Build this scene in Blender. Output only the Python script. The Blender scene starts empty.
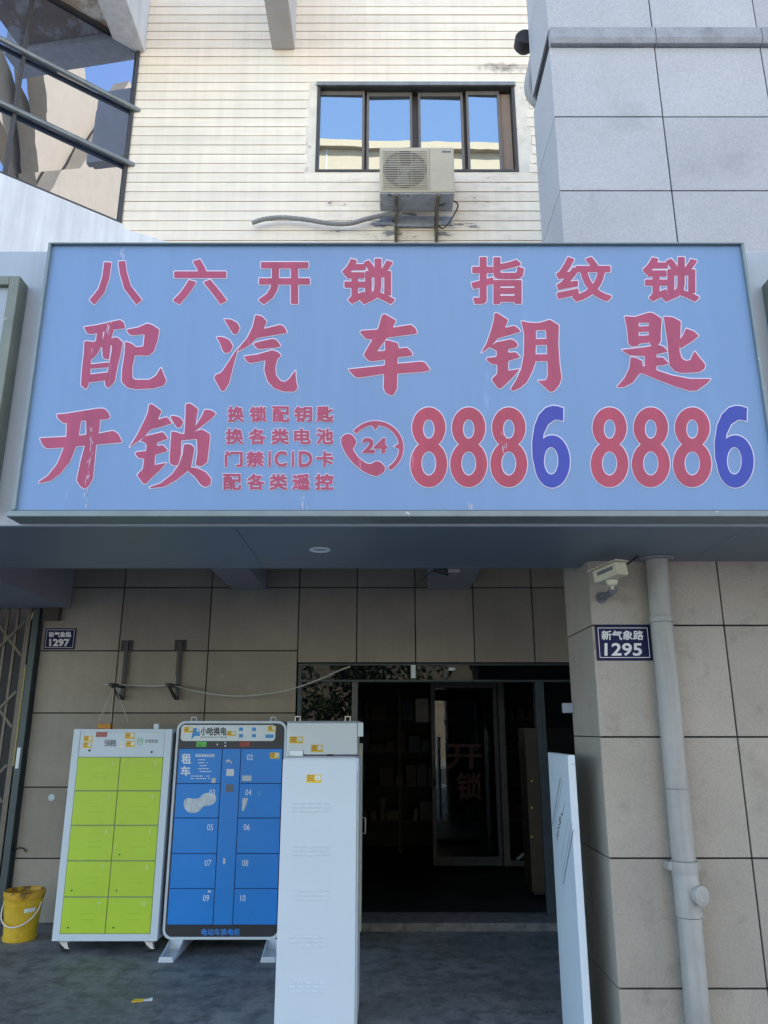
import bpy, bmesh, math, random
from mathutils import Vector, Matrix
from mathutils.geometry import delaunay_2d_cdt
random.seed(7)
S = bpy.context.scene
C = S.collection
EYE = 1.62; PITCH = math.radians(15.8); FP = 768.0
cp, sp = math.cos(PITCH), math.sin(PITCH)

def U(x, y, D):
    """point of the real vertical plane Y=D that the photograph shows at pixel x,y"""
    e = PITCH - math.atan((y-512)/FP)
    h = D*math.tan(e)
    return Vector(((x-384)/FP*(D*cp+h*sp), D, EYE+h))
def UX(x, y, D): return U(x, y, D).x
def UZ(y, D): return U(384, y, D).z

# ------------------------------------------------------------------ materials
def lin(c):
    return tuple((v/12.92 if v <= .04045 else ((v+.055)/1.055)**2.4) for v in c)
def new_mat(name):
    m = bpy.data.materials.new(name); m.use_nodes = True
    nt = m.node_tree; return m, nt, nt.nodes['Principled BSDF']
def N(nt, t, **k):
    n = nt.nodes.new(t)
    for a, b in k.items(): setattr(n, a, b)
    return n
def mat(name, col, rough=.6, nscale=6, amp=.12, bump=0.0, bscale=60, metal=0, island=0, streak=0,
        spot=None, spot_scale=3, spot_lo=.62, spot_hi=.68, stretch=(1,1,1), spec=.5, coat=0, spot2=None, speck=None):
    """noise-varied principled; spot=(colour) adds shaped blotches; streak = vertical runs"""
    m, nt, b = new_mat(name); L = nt.links.new
    tc = N(nt, 'ShaderNodeTexCoord')
    mp = N(nt, 'ShaderNodeMapping'); mp.inputs['Scale'].default_value = stretch
    L(tc.outputs['Object'], mp.inputs[0])
    def noise(scale, detail=5, src=None, rough_=.6):
        n = N(nt, 'ShaderNodeTexNoise'); n.inputs['Scale'].default_value = scale
        n.inputs['Detail'].default_value = detail; n.inputs['Roughness'].default_value = rough_
        L((src or mp).outputs[0], n.inputs['Vector']); return n
    n1 = noise(nscale)
    mr = N(nt, 'ShaderNodeMapRange'); mr.inputs[1].default_value = .3; mr.inputs[2].default_value = .7
    mr.inputs[3].default_value = 1-amp; mr.inputs[4].default_value = 1+amp
    L(n1.outputs['Fac'], mr.inputs[0]); fac = mr.outputs[0]
    if island:
        g = N(nt, 'ShaderNodeNewGeometry')
        mi = N(nt, 'ShaderNodeMapRange'); mi.inputs[3].default_value = 1-island; mi.inputs[4].default_value = 1+island
        L(g.outputs['Random Per Island'], mi.inputs[0])
        mu = N(nt, 'ShaderNodeMath', operation='MULTIPLY'); L(fac, mu.inputs[0]); L(mi.outputs[0], mu.inputs[1]); fac = mu.outputs[0]
    if streak:
        ms = N(nt, 'ShaderNodeMapping'); ms.inputs['Scale'].default_value = (9, 9, .5); L(tc.outputs['Object'], ms.inputs[0])
        ns = noise(1.3, 6, ms)
        mm = N(nt, 'ShaderNodeMapRange'); mm.inputs[1].default_value = .35; mm.inputs[2].default_value = .65
        mm.inputs[3].default_value = 1-streak; mm.inputs[4].default_value = 1+streak*.4
        L(ns.outputs['Fac'], mm.inputs[0])
        mu = N(nt, 'ShaderNodeMath', operation='MULTIPLY'); L(fac, mu.inputs[0]); L(mm.outputs[0], mu.inputs[1]); fac = mu.outputs[0]
    if speck:
        nk = noise(speck[0], 2)
        mk = N(nt, 'ShaderNodeMapRange'); mk.inputs[1].default_value = .3; mk.inputs[2].default_value = .7
        mk.inputs[3].default_value = 1-speck[1]; mk.inputs[4].default_value = 1+speck[1]; L(nk.outputs['Fac'], mk.inputs[0])
        mu = N(nt, 'ShaderNodeMath', operation='MULTIPLY'); L(fac, mu.inputs[0]); L(mk.outputs[0], mu.inputs[1]); fac = mu.outputs[0]
    vm = N(nt, 'ShaderNodeVectorMath', operation='SCALE'); vm.inputs[0].default_value = col
    L(fac, vm.inputs['Scale']); out = vm.outputs[0]
    for sc_, sp_ in ((spot_scale, spot), (spot_scale*3.7, spot2)):
        if sp_:
            n2 = noise(sc_, 8, None, .65)
            r2 = N(nt, 'ShaderNodeMapRange'); r2.inputs[1].default_value = spot_lo; r2.inputs[2].default_value = spot_hi
            L(n2.outputs['Fac'], r2.inputs[0])
            mx = N(nt, 'ShaderNodeMix', data_type='RGBA'); L(r2.outputs[0], mx.inputs[0]); L(out, mx.inputs[6])
            mx.inputs[7].default_value = (*sp_, 1); out = mx.outputs[2]
    L(out, b.inputs['Base Color'])
    b.inputs['Roughness'].default_value = rough; b.inputs['Metallic'].default_value = metal
    b.inputs['Specular IOR Level'].default_value = spec; b.inputs['Coat Weight'].default_value = coat
    rr = N(nt, 'ShaderNodeMapRange'); rr.inputs[3].default_value = max(0, rough-.12); rr.inputs[4].default_value = min(1, rough+.12)
    L(n1.outputs['Fac'], rr.inputs[0]); L(rr.outputs[0], b.inputs['Roughness'])
    if bump:
        nb = noise(bscale, 4); bp = N(nt, 'ShaderNodeBump'); bp.inputs['Strength'].default_value = bump; bp.inputs['Distance'].default_value = .01
        L(nb.outputs['Fac'], bp.inputs['Height']); L(bp.outputs[0], b.inputs['Normal'])
    return m

def glass_mat(name, tint, refl, dark=(.01,.012,.015), alpha=0.0, rough=.01, wave=0.0):
    """tinted pane: a sharp reflection over a dark or see-through body"""
    m, nt, b = new_mat(name); L = nt.links.new
    nt.nodes.remove(b); out = nt.nodes['Material Output']
    gl = N(nt, 'ShaderNodeBsdfGlossy'); gl.inputs['Color'].default_value = (*tint, 1); gl.inputs['Roughness'].default_value = rough
    body = N(nt, 'ShaderNodeBsdfDiffuse'); body.inputs['Color'].default_value = (*dark, 1)
    tr = N(nt, 'ShaderNodeBsdfTransparent'); tr.inputs['Color'].default_value = (.75,.8,.82,1)
    m1 = N(nt, 'ShaderNodeMixShader'); m1.inputs[0].default_value = alpha; L(body.outputs[0], m1.inputs[1]); L(tr.outputs[0], m1.inputs[2])
    fr = N(nt, 'ShaderNodeLayerWeight'); fr.inputs[0].default_value = .35
    mr = N(nt, 'ShaderNodeMapRange'); mr.inputs[3].default_value = refl; mr.inputs[4].default_value = min(1, refl+(.5 if refl > .1 else .12))
    L(fr.outputs['Fresnel'], mr.inputs[0])
    m2 = N(nt, 'ShaderNodeMixShader'); L(mr.outputs[0], m2.inputs[0]); L(m1.outputs[0], m2.inputs[1]); L(gl.outputs[0], m2.inputs[2])
    L(m2.outputs[0], out.inputs[0])
    if wave:
        tc = N(nt, 'ShaderNodeTexCoord'); n = N(nt, 'ShaderNodeTexNoise'); n.inputs['Scale'].default_value = 1.6; L(tc.outputs['Object'], n.inputs['Vector'])
        bp = N(nt, 'ShaderNodeBump'); bp.inputs['Strength'].default_value = wave; bp.inputs['Distance'].default_value = .05
        L(n.outputs['Fac'], bp.inputs['Height']); L(bp.outputs[0], gl.inputs['Normal'])
    return m

M = {}
M['granite'] = mat('granite', (.41,.41,.42), .55, 1.3, .08, .12, 220, island=.07, speck=(70,.10), spot=(.27,.27,.28), spot_scale=1.1, spot_lo=.60, spot_hi=.85)
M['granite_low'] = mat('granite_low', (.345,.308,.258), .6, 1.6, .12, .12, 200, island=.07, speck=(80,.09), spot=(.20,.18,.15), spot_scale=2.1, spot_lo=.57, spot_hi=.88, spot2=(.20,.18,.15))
M['wall_tile'] = mat('wall_tile', (.29,.25,.195), .65, 1.5, .15, .12, 200, island=.09, speck=(80,.08), streak=.05, spot=(.22,.19,.155), spot_scale=1.3, spot_lo=.58, spot_hi=.85)
M['grout'] = mat('grout', (.02,.02,.022), .9)
def siding_mat():
    m = mat('siding', (.88,.765,.61), .6, 2.2, .08, .15, 30, island=.035, streak=.05, stretch=(.35,1,2.2))
    nt = m.node_tree; L = nt.links.new; b = nt.nodes['Principled BSDF']
    src = b.inputs['Base Color'].links[0].from_socket
    tc = N(nt, 'ShaderNodeTexCoord')
    n = N(nt, 'ShaderNodeTexNoise'); n.inputs['Scale'].default_value = 6.5; n.inputs['Detail'].default_value = 6; n.inputs['Roughness'].default_value = .55
    mp = N(nt, 'ShaderNodeMapping'); mp.inputs['Scale'].default_value = (.55,1,1.7); L(tc.outputs['Object'], mp.inputs[0]); L(mp.outputs[0], n.inputs['Vector'])
    # peeling is worst on the lowest boards near the air conditioner: distance falloff in the wall's own space
    vd = N(nt, 'ShaderNodeVectorMath', operation='DISTANCE'); L(tc.outputs['Object'], vd.inputs[0]); vd.inputs[1].default_value = (.3, -.7, 6.9)
    mr = N(nt, 'ShaderNodeMapRange'); mr.inputs[1].default_value = .4; mr.inputs[2].default_value = 2.0; mr.inputs[3].default_value = .115; mr.inputs[4].default_value = -.10; L(vd.outputs['Value'], mr.inputs[0])
    ad = N(nt, 'ShaderNodeMath', operation='ADD'); L(n.outputs['Fac'], ad.inputs[0]); L(mr.outputs[0], ad.inputs[1])
    r = N(nt, 'ShaderNodeMapRange'); r.inputs[1].default_value = .70; r.inputs[2].default_value = .72; L(ad.outputs[0], r.inputs[0])
    r3 = N(nt, 'ShaderNodeMapRange'); r3.inputs[1].default_value = .56; r3.inputs[2].default_value = .74; r3.inputs[4].default_value = .35; L(ad.outputs[0], r3.inputs[0])
    mx0 = N(nt, 'ShaderNodeMix', data_type='RGBA'); L(r3.outputs[0], mx0.inputs[0]); L(src, mx0.inputs[6]); mx0.inputs[7].default_value = (.45,.36,.26,1)
    mx = N(nt, 'ShaderNodeMix', data_type='RGBA'); L(r.outputs[0], mx.inputs[0]); L(mx0.outputs[2], mx.inputs[6]); mx.inputs[7].default_value = (.25,.25,.25,1)
    # soot mark beside the pillar
    vs = N(nt, 'ShaderNodeMapping'); vs.inputs['Location'].default_value = (-1.42*1.6, 0, -9.13*7); vs.inputs['Scale'].default_value = (1.6, 0, 7); L(tc.outputs['Object'], vs.inputs[0])
    ln = N(nt, 'ShaderNodeVectorMath', operation='LENGTH'); L(vs.outputs[0], ln.inputs[0])
    n5 = N(nt, 'ShaderNodeTexNoise'); n5.inputs['Scale'].default_value = 14; L(tc.outputs['Object'], n5.inputs['Vector'])
    a5 = N(nt, 'ShaderNodeMath', operation='ADD'); L(ln.outputs['Value'], a5.inputs[0]); L(n5.outputs['Fac'], a5.inputs[1])
    r5 = N(nt, 'ShaderNodeMapRange'); r5.inputs[1].default_value = .55; r5.inputs[2].default_value = 1.05; r5.inputs[3].default_value = .75; r5.inputs[4].default_value = 0; L(a5.outputs[0], r5.inputs[0])
    mx5 = N(nt, 'ShaderNodeMix', data_type='RGBA'); L(r5.outputs[0], mx5.inputs[0]); L(mx.outputs[2], mx5.inputs[6]); mx5.inputs[7].default_value = (.16,.11,.08,1)
    L(mx5.outputs[2], b.inputs['Base Color'])
    return m
M['siding'] = siding_mat()
M['patch'] = mat('patch', (.76,.69,.57), .7, 8, .10, .25, 50, spot=(.52,.45,.35), spot_scale=9, spot_lo=.6, spot_hi=.66)
M['plaster'] = mat('plaster', (.74,.74,.74), .7, 3, .05, .15, 50, streak=.13)
M['plaster_grey'] = mat('plaster_grey', (.50,.47,.44), .7, 3, .08, .15, 50)
M['soffit_old'] = mat('soffit_old', (.46,.36,.28), .7, 5, .2, .2, 40, spot=(.72,.69,.63), spot_scale=4, spot_lo=.5, spot_hi=.6)
M['sign_blue'] = mat('sign_blue', (.175,.288,.48), .42, .9, .05, .03, 80, streak=.035, spot=(.42,.55,.76), spot_scale=2.6, spot_lo=.66, spot_hi=.82, stretch=(2.5,1,.35))
def faded(name, col, pale):
    return mat(name, col, .4, 2.5, .10, 0, 60, streak=.10, spot=pale, spot_scale=3.4, spot_lo=.645, spot_hi=.70, stretch=(7,1,.55))
M['vinyl_red'] = faded('vinyl_red', (.41,.058,.122), (.62,.24,.38))
M['vinyl_red2'] = faded('vinyl_red2', (.43,.052,.098), (.60,.26,.33))
M['vinyl_blue'] = mat('vinyl_blue', (.03,.05,.34), .4, 2, .06)
M['vinyl_white'] = mat('vinyl_white', (.74,.69,.80), .45, 3, .05)
M['frame_grey'] = mat('frame_grey', (.21,.25,.25), .45, 7, .12, .05, 80, metal=.3, spot=(.55,.58,.58), spot_scale=12, spot_lo=.66, spot_hi=.7)
M['frame_olive'] = mat('frame_olive', (.19,.20,.155), .45, 7, .15, .05, 80, metal=.2, spot=(.36,.36,.3), spot_scale=10, spot_lo=.64, spot_hi=.7)
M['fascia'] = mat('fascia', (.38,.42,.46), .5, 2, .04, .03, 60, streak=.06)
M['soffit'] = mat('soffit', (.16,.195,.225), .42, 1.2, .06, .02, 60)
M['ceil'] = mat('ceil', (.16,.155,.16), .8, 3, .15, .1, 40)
M['beam_grey'] = mat('beam_grey', (.27,.27,.31), .55, 3, .1)
M['black'] = mat('black', (.016,.016,.018), .5, 8, .2)
M['dark_steel'] = mat('dark_steel', (.035,.035,.037), .5, 12, .3, .1, 90, spot=(.09,.07,.055), spot_scale=14)
M['frame_dark'] = mat('frame_dark', (.06,.055,.052), .45, 8, .1, metal=.2)
M['frame_bronze'] = mat('frame_bronze', (.15,.13,.115), .45, 8, .1, metal=.2)
M['steel_band'] = mat('steel_band', (.24,.26,.26), .4, 8, .1, metal=.5, streak=.1)
M['curtain'] = mat('curtain', (.30,.22,.17), .8, 8, .1)
M['ac_white'] = mat('ac_white', (.49,.43,.315), .45, 6, .07, spot=(.45,.41,.32), spot_scale=7, spot_lo=.62, spot_hi=.75)
M['ac_dark'] = mat('ac_dark', (.06,.06,.06), .5, 10, .2)
M['tray'] = mat('tray', (.33,.36,.40), .55, 9, .25, .1, 60, spot=(.06,.06,.065), spot_scale=8, spot_lo=.58, spot_hi=.64)
M['hose'] = mat('hose', (.25,.25,.24), .6, 15, .15, .2, 60)
M['cab_white'] = mat('cab_white', (.60,.68,.74), .42, 1.5, .03, .02, 90, spot=(.46,.53,.60), spot_scale=2.2, spot_lo=.66, spot_hi=.9)
M['cab_white_lifted'] = mat('cab_white_lifted', (.76,.82,.84), .42, 1.5, .03, .02, 90, spot=(.5,.56,.60), spot_scale=2.2, spot_lo=.66, spot_hi=.9)  # cab_white lightened to offset the narrow cabinet's shade on the rear one
M['cab_side'] = mat('cab_side', (.30,.34,.40), .45, 3, .06)
M['green'] = mat('green', (.46,.64,.03), .42, 3, .05, .03, 60, spot=(.20,.36,.03), spot_scale=11, spot_lo=.72, spot_hi=.76)
M['locker_gap'] = mat('locker_gap', (.24,.27,.20), .7)
M['num_pale'] = mat('num_pale', (.62,.78,.45), .6)
M['blue'] = mat('blue', (.002,.22,.68), .38, 3, .05, .03, 60)
M['blue_gap'] = mat('blue_gap', (.004,.03,.16), .6)
M['header_black'] = mat('header_black', (.02,.022,.03), .4, 4, .15)
M['poster_white'] = mat('poster_white', (.70,.76,.76), .4, 6, .05)
M['ink'] = mat('ink', (.02,.025,.035), .5)
M['ink_grey'] = mat('ink_grey', (.13,.14,.16), .5)
M['ink_blue'] = mat('ink_blue', (.05,.28,.62), .5)
M['ink_green'] = mat('ink_green', (.10,.45,.08), .5, 20, .4)
M['ink_red'] = mat('ink_red', (.35,.05,.04), .5, 30, .3)
M['text_white'] = mat('text_white', (.72,.80,.86), .5)
M['glow_blue'] = mat('glow_blue', (.03,.27,.80), .5)
M['sticker'] = mat('sticker', (.80,.55,.02), .5, 60, .2, spot=(.60,.22,.03), spot_scale=45, spot_lo=.60, spot_hi=.6)
M['sticker_pale'] = mat('sticker_pale', (.70,.72,.70), .5, 80, .3)
M['residue'] = mat('residue', (.55,.60,.62), .7, 12, .2)
M['pale_red'] = mat('pale_red', (.42,.12,.10), .5, 30, .2)
M['rubber'] = mat('rubber', (.018,.018,.018), .7)
M['chrome'] = mat('chrome', (.55,.55,.55), .3, metal=.8)
M['bucket'] = mat('bucket', (.62,.40,.018), .45, 4, .12, .05, 40, spot=(.34,.19,.015), spot_scale=5, spot_lo=.60, spot_hi=.72, coat=.2)
M['bucket_rim'] = mat('bucket_rim', (.60,.34,.02), .5, 9, .25, .2, 40, spot=(.16,.075,.015), spot_scale=9, spot_lo=.5, spot_hi=.6)
M['wire_white'] = mat('wire_white', (.75,.70,.65), .5)
M['cable'] = mat('cable', (.50,.49,.45), .6)
M['twine'] = mat('twine', (.45,.42,.36), .8)
M['orange'] = mat('orange', (.60,.26,.03), .6, 20, .3)
M['pipe'] = mat('pipe', (.36,.35,.325), .45, 5, .12, .05, 50, streak=.2, spot=(.30,.30,.28), spot_scale=7, spot_lo=.62, spot_hi=.75)
M['camera_cream'] = mat('camera_cream', (.60,.57,.42), .5, 15, .1)
M['plate_blue'] = mat('plate_blue', (.008,.010,.06), .5, 10, .1, spec=.2)
M['plate_text'] = mat('plate_text', (.72,.72,.70), .5)
M['gate_metal'] = mat('gate_metal', (.14,.115,.085), .5, 15, .2, metal=.3)
M['gate_post'] = mat('gate_post', (.05,.066,.066), .45, 8, .15, metal=.2)
M['gate_yellow'] = mat('gate_yellow', (.30,.24,.06), .5, 20, .3)
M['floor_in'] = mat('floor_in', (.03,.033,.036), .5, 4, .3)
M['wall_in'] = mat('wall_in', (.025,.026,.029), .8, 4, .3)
M['wood_dark'] = mat('wood_dark', (.045,.032,.02), .5, 5, .2)
M['post_dark'] = mat('post_dark', (.045,.06,.07), .45, 8, .15, metal=.2)
M['post_grey'] = mat('post_grey', (.085,.085,.08), .45, 8, .15, metal=.2)
M['ledge'] = mat('ledge', (.30,.31,.33), .6, 9, .14, .15, 90, speck=(70,.12), spot=(.17,.175,.185), spot_scale=6, spot_lo=.5, spot_hi=.75)
M['red_text'] = mat('red_text', (.05,.009,.01), .6)
M['step'] = mat('step', (.15,.155,.16), .6, 9, .3, .3, 50, spot=(.10,.10,.10), spot_scale=10, spot_lo=.5, spot_hi=.62)
M['road'] = mat('road', (.055,.055,.057), .85, 4, .12, .3, 60)
M['pave'] = mat('pave', (.30,.285,.26), .8, 2, .12, .2, 60)
M['opp'] = mat('opp', (.37,.295,.195), .75, 1.5, .07, streak=.05)
M['opp_grey'] = mat('opp_grey', (.42,.44,.46), .75, 1.5, .07)
M['line_white'] = mat('line_white', (.75,.75,.72), .7, 10, .15)
M['bark'] = mat('bark', (.10,.075,.05), .9, 10, .3, .5, 30)
M['leaf'] = mat('leaf', (.055,.10,.028), .6, 6, .4, island=.4)
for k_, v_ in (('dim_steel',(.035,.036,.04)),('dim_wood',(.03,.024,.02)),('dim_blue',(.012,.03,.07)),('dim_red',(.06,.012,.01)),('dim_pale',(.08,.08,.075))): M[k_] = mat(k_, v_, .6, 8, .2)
M['glass_up'] = glass_mat('glass_up', (.70,.80,.84), .55, (.03,.035,.045), .0, .004, .008)
M['glass_bay'] = glass_mat('glass_bay', (.60,.66,.80), .50, (.02,.025,.04), .0, .006, .015)
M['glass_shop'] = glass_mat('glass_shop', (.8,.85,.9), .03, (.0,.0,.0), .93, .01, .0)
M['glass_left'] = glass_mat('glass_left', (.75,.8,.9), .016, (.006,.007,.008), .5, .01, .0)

def floor_mat():
    m = mat('floor', (.15,.162,.17), .62, 1.1, .25, .45, 26, spot=(.225,.24,.25), spot_scale=1.9, spot_lo=.47, spot_hi=.66, spot2=(.065,.075,.085), speck=(24,.28))
    return m
M['floor'] = floor_mat()

# ------------------------------------------------------------------ object helpers
def tag(o, label=None, cat=None, group=None, kind=None):
    if label: o['label'] = label
    if cat: o['category'] = cat
    if group: o['group'] = group
    if kind: o['kind'] = kind
    return o
def thing(name, loc, label, cat, group=None):
    o = bpy.data.objects.new(name, None); C.objects.link(o); o.location = loc; o.empty_display_size = .1
    return tag(o, label, cat, group)
def root_of(o):
    while o.parent: o = o.parent
    return o
class MB:
    def __init__(s): s.bm = bmesh.new()
    def poly(s, pts, flip=False):
        v = [s.bm.verts.new(p) for p in pts]
        try: s.bm.faces.new(v[::-1] if flip else v)
        except ValueError: pass
        return s
    def hexa(s, p):
        v = [s.bm.verts.new(q) for q in p]
        for f in ((0,3,2,1),(4,5,6,7),(0,1,5,4),(1,2,6,5),(2,3,7,6),(3,0,4,7)): s.bm.faces.new([v[i] for i in f])
        return s
    def box(s, x0, x1, y0, y1, z0, z1):
        x0, x1 = sorted((x0,x1)); y0, y1 = sorted((y0,y1)); z0, z1 = sorted((z0,z1))
        return s.hexa([(x0,y0,z0),(x1,y0,z0),(x1,y1,z0),(x0,y1,z0),(x0,y0,z1),(x1,y0,z1),(x1,y1,z1),(x0,y1,z1)])
    def prism(s, pts, off):
        """closed outline pts extruded by vector off"""
        off = Vector(off); a = [s.bm.verts.new(Vector(p)) for p in pts]; b = [s.bm.verts.new(Vector(p)+off) for p in pts]
        s.bm.faces.new(a); s.bm.faces.new(b[::-1]); n = len(a)
        for i in range(n): s.bm.faces.new((a[i], b[i], b[(i+1)%n], a[(i+1)%n]))
        return s
    def tube(s, path, r, seg=10, caps=True):
        path = [Vector(p) for p in path]; n = len(path); rings = []
        rr = r if isinstance(r, (list, tuple)) else [r]*n
        up = None
        for i, p in enumerate(path):
            d = (path[min(i+1,n-1)]-path[max(i-1,0)]).normalized()
            if up is None:
                up = Vector((0,0,1)) if abs(d.z) < .9 else Vector((0,1,0))
            a = d.cross(up).normalized(); b = a.cross(d).normalized(); up = b
            rings.append([s.bm.verts.new(p+rr[i]*(math.cos(t)*a+math.sin(t)*b)) for t in [2*math.pi*k/seg for k in range(seg)]])
        for i in range(n-1):
            for k in range(seg):
                s.bm.faces.new((rings[i][k], rings[i][(k+1)%seg], rings[i+1][(k+1)%seg], rings[i+1][k]))
        if caps: s.bm.faces.new(rings[0][::-1]); s.bm.faces.new(rings[-1])
        return s
    def lathe(s, c, prof, seg=28, axis='Z'):
        """prof: list of (r, h)"""
        rings = []
        for r, h in prof:
            ring = []
            for k in range(seg):
                t = 2*math.pi*k/seg; u, v = r*math.cos(t), r*math.sin(t)
                p = {'Z': (u, v, h), 'Y': (u, h, v), 'X': (h, u, v)}[axis]
                ring.append(s.bm.verts.new(Vector(c)+Vector(p)))
            rings.append(ring)
        for i in range(len(rings)-1):
            for k in range(seg): s.bm.faces.new((rings[i][k], rings[i][(k+1)%seg], rings[i+1][(k+1)%seg], rings[i+1][k]))
        if prof[0][0] > 1e-6: s.bm.faces.new(rings[0][::-1])
        if prof[-1][0] > 1e-6: s.bm.faces.new(rings[-1])
        return s
    def build(s, name, m, parent=None, bevel=0, smooth=False, keep=False):
        bm = s.bm
        bmesh.ops.remove_doubles(bm, verts=bm.verts, dist=1e-6) if smooth else None
        bmesh.ops.recalc_face_normals(bm, faces=bm.faces)
        if parent is not None: org = root_of(parent).location.copy()
        elif keep: org = Vector((0,0,0))
        else:
            xs = [v.co for v in bm.verts]
            org = Vector(((min(v.x for v in xs)+max(v.x for v in xs))/2, (min(v.y for v in xs)+max(v.y for v in xs))/2, min(v.z for v in xs)))
        bmesh.ops.translate(bm, verts=bm.verts, vec=-org)
        me = bpy.data.meshes.new(name); bm.to_mesh(me); bm.free()
        me.materials.append(m if not isinstance(m, str) else M[m])
        o = bpy.data.objects.new(name, me); C.objects.link(o)
        if parent is not None: o.parent = parent
        else: o.location = org
        if smooth:
            for p in me.polygons: p.use_smooth = True
            md = o.modifiers.new('split', 'EDGE_SPLIT'); md.split_angle = math.radians(40)
        if bevel:
            md = o.modifiers.new('bevel', 'BEVEL'); md.width = bevel; md.segments = 2; md.limit_method = 'ANGLE'; md.harden_normals = False
        return o
def box(name, m, parent, x0, x1, y0, y1, z0, z1, bevel=0):
    return MB().box(x0,x1,y0,y1,z0,z1).build(name, m, parent, bevel)
def smooth_path(pts, n=6):
    P = [Vector(p) for p in pts]; out = []
    for i in range(len(P)-1):
        a, b, c, d = P[max(i-1,0)], P[i], P[i+1], P[min(i+2,len(P)-1)]
        for k in range(n):
            t = k/n
            out.append(.5*((2*b)+(c-a)*t+(2*a-5*b+4*c-d)*t*t+(3*b-a-3*c+d)*t**3))
    out.append(P[-1]); return out

# ------------------------------------------------------------------ flat lettering
def area(p): return sum(p[i][0]*p[(i+1)%len(p)][1]-p[(i+1)%len(p)][0]*p[i][1] for i in range(len(p)))/2
def grow(polys, w):
    """the outline band: every edge widened by w, plus a small disc at each corner"""
    out = list(polys)
    if w <= 0: return out
    for p in polys:
        n = len(p)
        for i in range(n):
            a, b = Vector(p[i]), Vector(p[(i+1)%n]); d = b-a
            if d.length < 1e-5: continue
            d.normalize(); q = Vector((-d.y, d.x))*w
            out.append([tuple(a+q), tuple(a-q), tuple(b-q), tuple(b+q)])
            out.append([(a.x+w*math.cos(t), a.y+w*math.sin(t)) for t in [math.pi/8+k*math.pi/4 for k in range(8)]])
    return out
def union(polys):
    vs, fs = [], []
    for p in polys:
        if abs(area(p)) < 1e-6: continue
        if area(p) < 0: p = p[::-1]
        b = len(vs); vs += [Vector(q) for q in p]; fs.append(list(range(b, b+len(p))))
    ov, oe, of, a, b, c = delaunay_2d_cdt(vs, [], fs, 0, 1e-5, True)
    return [tuple(v) for v in ov], [f for f, src in zip(of, c) if src]
def soften(p, d=1.1):
    out = []; n = len(p)
    for i in range(n):
        a, b, c = Vector(p[i-1]), Vector(p[i]), Vector(p[(i+1)%n])
        u, v = a-b, c-b; la, lc = u.length, v.length
        if la < .2 or lc < .2: out.append(tuple(b)); continue
        p0 = b+u/la*min(d, la*.4); p2 = b+v/lc*min(d, lc*.4)
        for t in (0, .5, 1): out.append(tuple(p0*(1-t)**2+b*2*t*(1-t)+p2*t*t))
    return out
def flat(name, m, parent, polys, D, w=0):
    """2D polygons in photo pixels, laid on the vertical plane Y=D"""
    vs, fs = union(grow(polys, w))
    mb = MB(); V = [mb.bm.verts.new(U(x, y, D)) for x, y in vs]
    for f in fs:
        try: mb.bm.faces.new([V[i] for i in f])
        except ValueError: pass
    return mb.build(name, m, parent)
_tc = {}
def glyphs(s):
    """triangulated faces of a text, 2D, em units, with its bounds"""
    if s in _tc: return _tc[s]
    c = bpy.data.curves.new('txt', 'FONT'); c.body = s; c.size = 1; c.resolution_u = 3
    o = bpy.data.objects.new('txt', c); C.objects.link(o)
    dg = bpy.context.evaluated_depsgraph_get(); dg.update()
    me = bpy.data.meshes.new_from_object(o.evaluated_get(dg))
    ps = [[tuple(me.vertices[i].co[:2]) for i in f.vertices] for f in me.polygons]
    bpy.data.objects.remove(o); bpy.data.curves.remove(c); bpy.data.meshes.remove(me)
    xs = [q[0] for p in ps for q in p]; ys = [q[1] for p in ps for q in p]
    _tc[s] = (ps, min(xs), max(xs), min(ys), max(ys)); return _tc[s]
def fit(s, x0, y0, x1, y1, inset=0):
    ps, a, b, c, d = glyphs(s); x0 += inset; x1 -= inset; y0 += inset; y1 -= inset
    return [[(x0+(q[0]-a)/(b-a)*(x1-x0), y1-(q[1]-c)/(d-c)*(y1-y0)) for q in p] for p in ps]
def edges_only_grow(ps, w):
    """for triangulated glyphs: only the outer boundary is widened"""
    if w <= 0: return ps
    key = lambda q: (round(q[0], 4), round(q[1], 4)); cnt = {}
    for p in ps:
        for i in range(len(p)):
            e = frozenset((key(p[i]), key(p[(i+1)%len(p)]))); cnt[e] = cnt.get(e, 0)+1
    out = list(ps); seen = set()
    for p in ps:
        for i in range(len(p)):
            a, b = key(p[i]), key(p[(i+1)%len(p)])
            if a == b or cnt[frozenset((a, b))] != 1: continue
            A, B = Vector(a), Vector(b); d = (B-A).normalized(); q = Vector((-d.y, d.x))*w
            e = d*w*.7
            out.append([tuple(A+q-e), tuple(A-q-e), tuple(B-q+e), tuple(B+q+e)])
    return out
def text(name, m, parent, s, x0, y0, x1, y1, D, bold=0):
    ps = edges_only_grow(fit(s, x0, y0, x1, y1, bold), bold)
    vs, fs = union(ps); mb = MB(); V = [mb.bm.verts.new(U(x, y, D)) for x, y in vs]
    for f in fs:
        try: mb.bm.faces.new([V[i] for i in f])
        except ValueError: pass
    return mb.build(name, m, parent)
def multi_text(name, m, parent, items, D, bold):
    mb = MB()
    for s, x0, y0, x1, y1 in items:
        vs, fs = union(edges_only_grow(fit(s, x0, y0, x1, y1, max(bold, 0)*.0), bold))
        V = [mb.bm.verts.new(U(x, y, D)) for x, y in vs]
        for f in fs:
            try: mb.bm.faces.new([V[i] for i in f])
            except ValueError: pass
    return mb.build(name, m, parent)
def pxbox(name, m, parent, x0, y0, x1, y1, D, th, bevel=0, front=None):
    """box standing on plane Y=D (front face at D-th) spanning the given pixels"""
    F = D-th; ym = (y0+y1)/2
    return box(name, m, parent, UX(x0,ym,F), UX(x1,ym,F), F, D, UZ(y1,F), UZ(y0,F), bevel)

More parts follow.
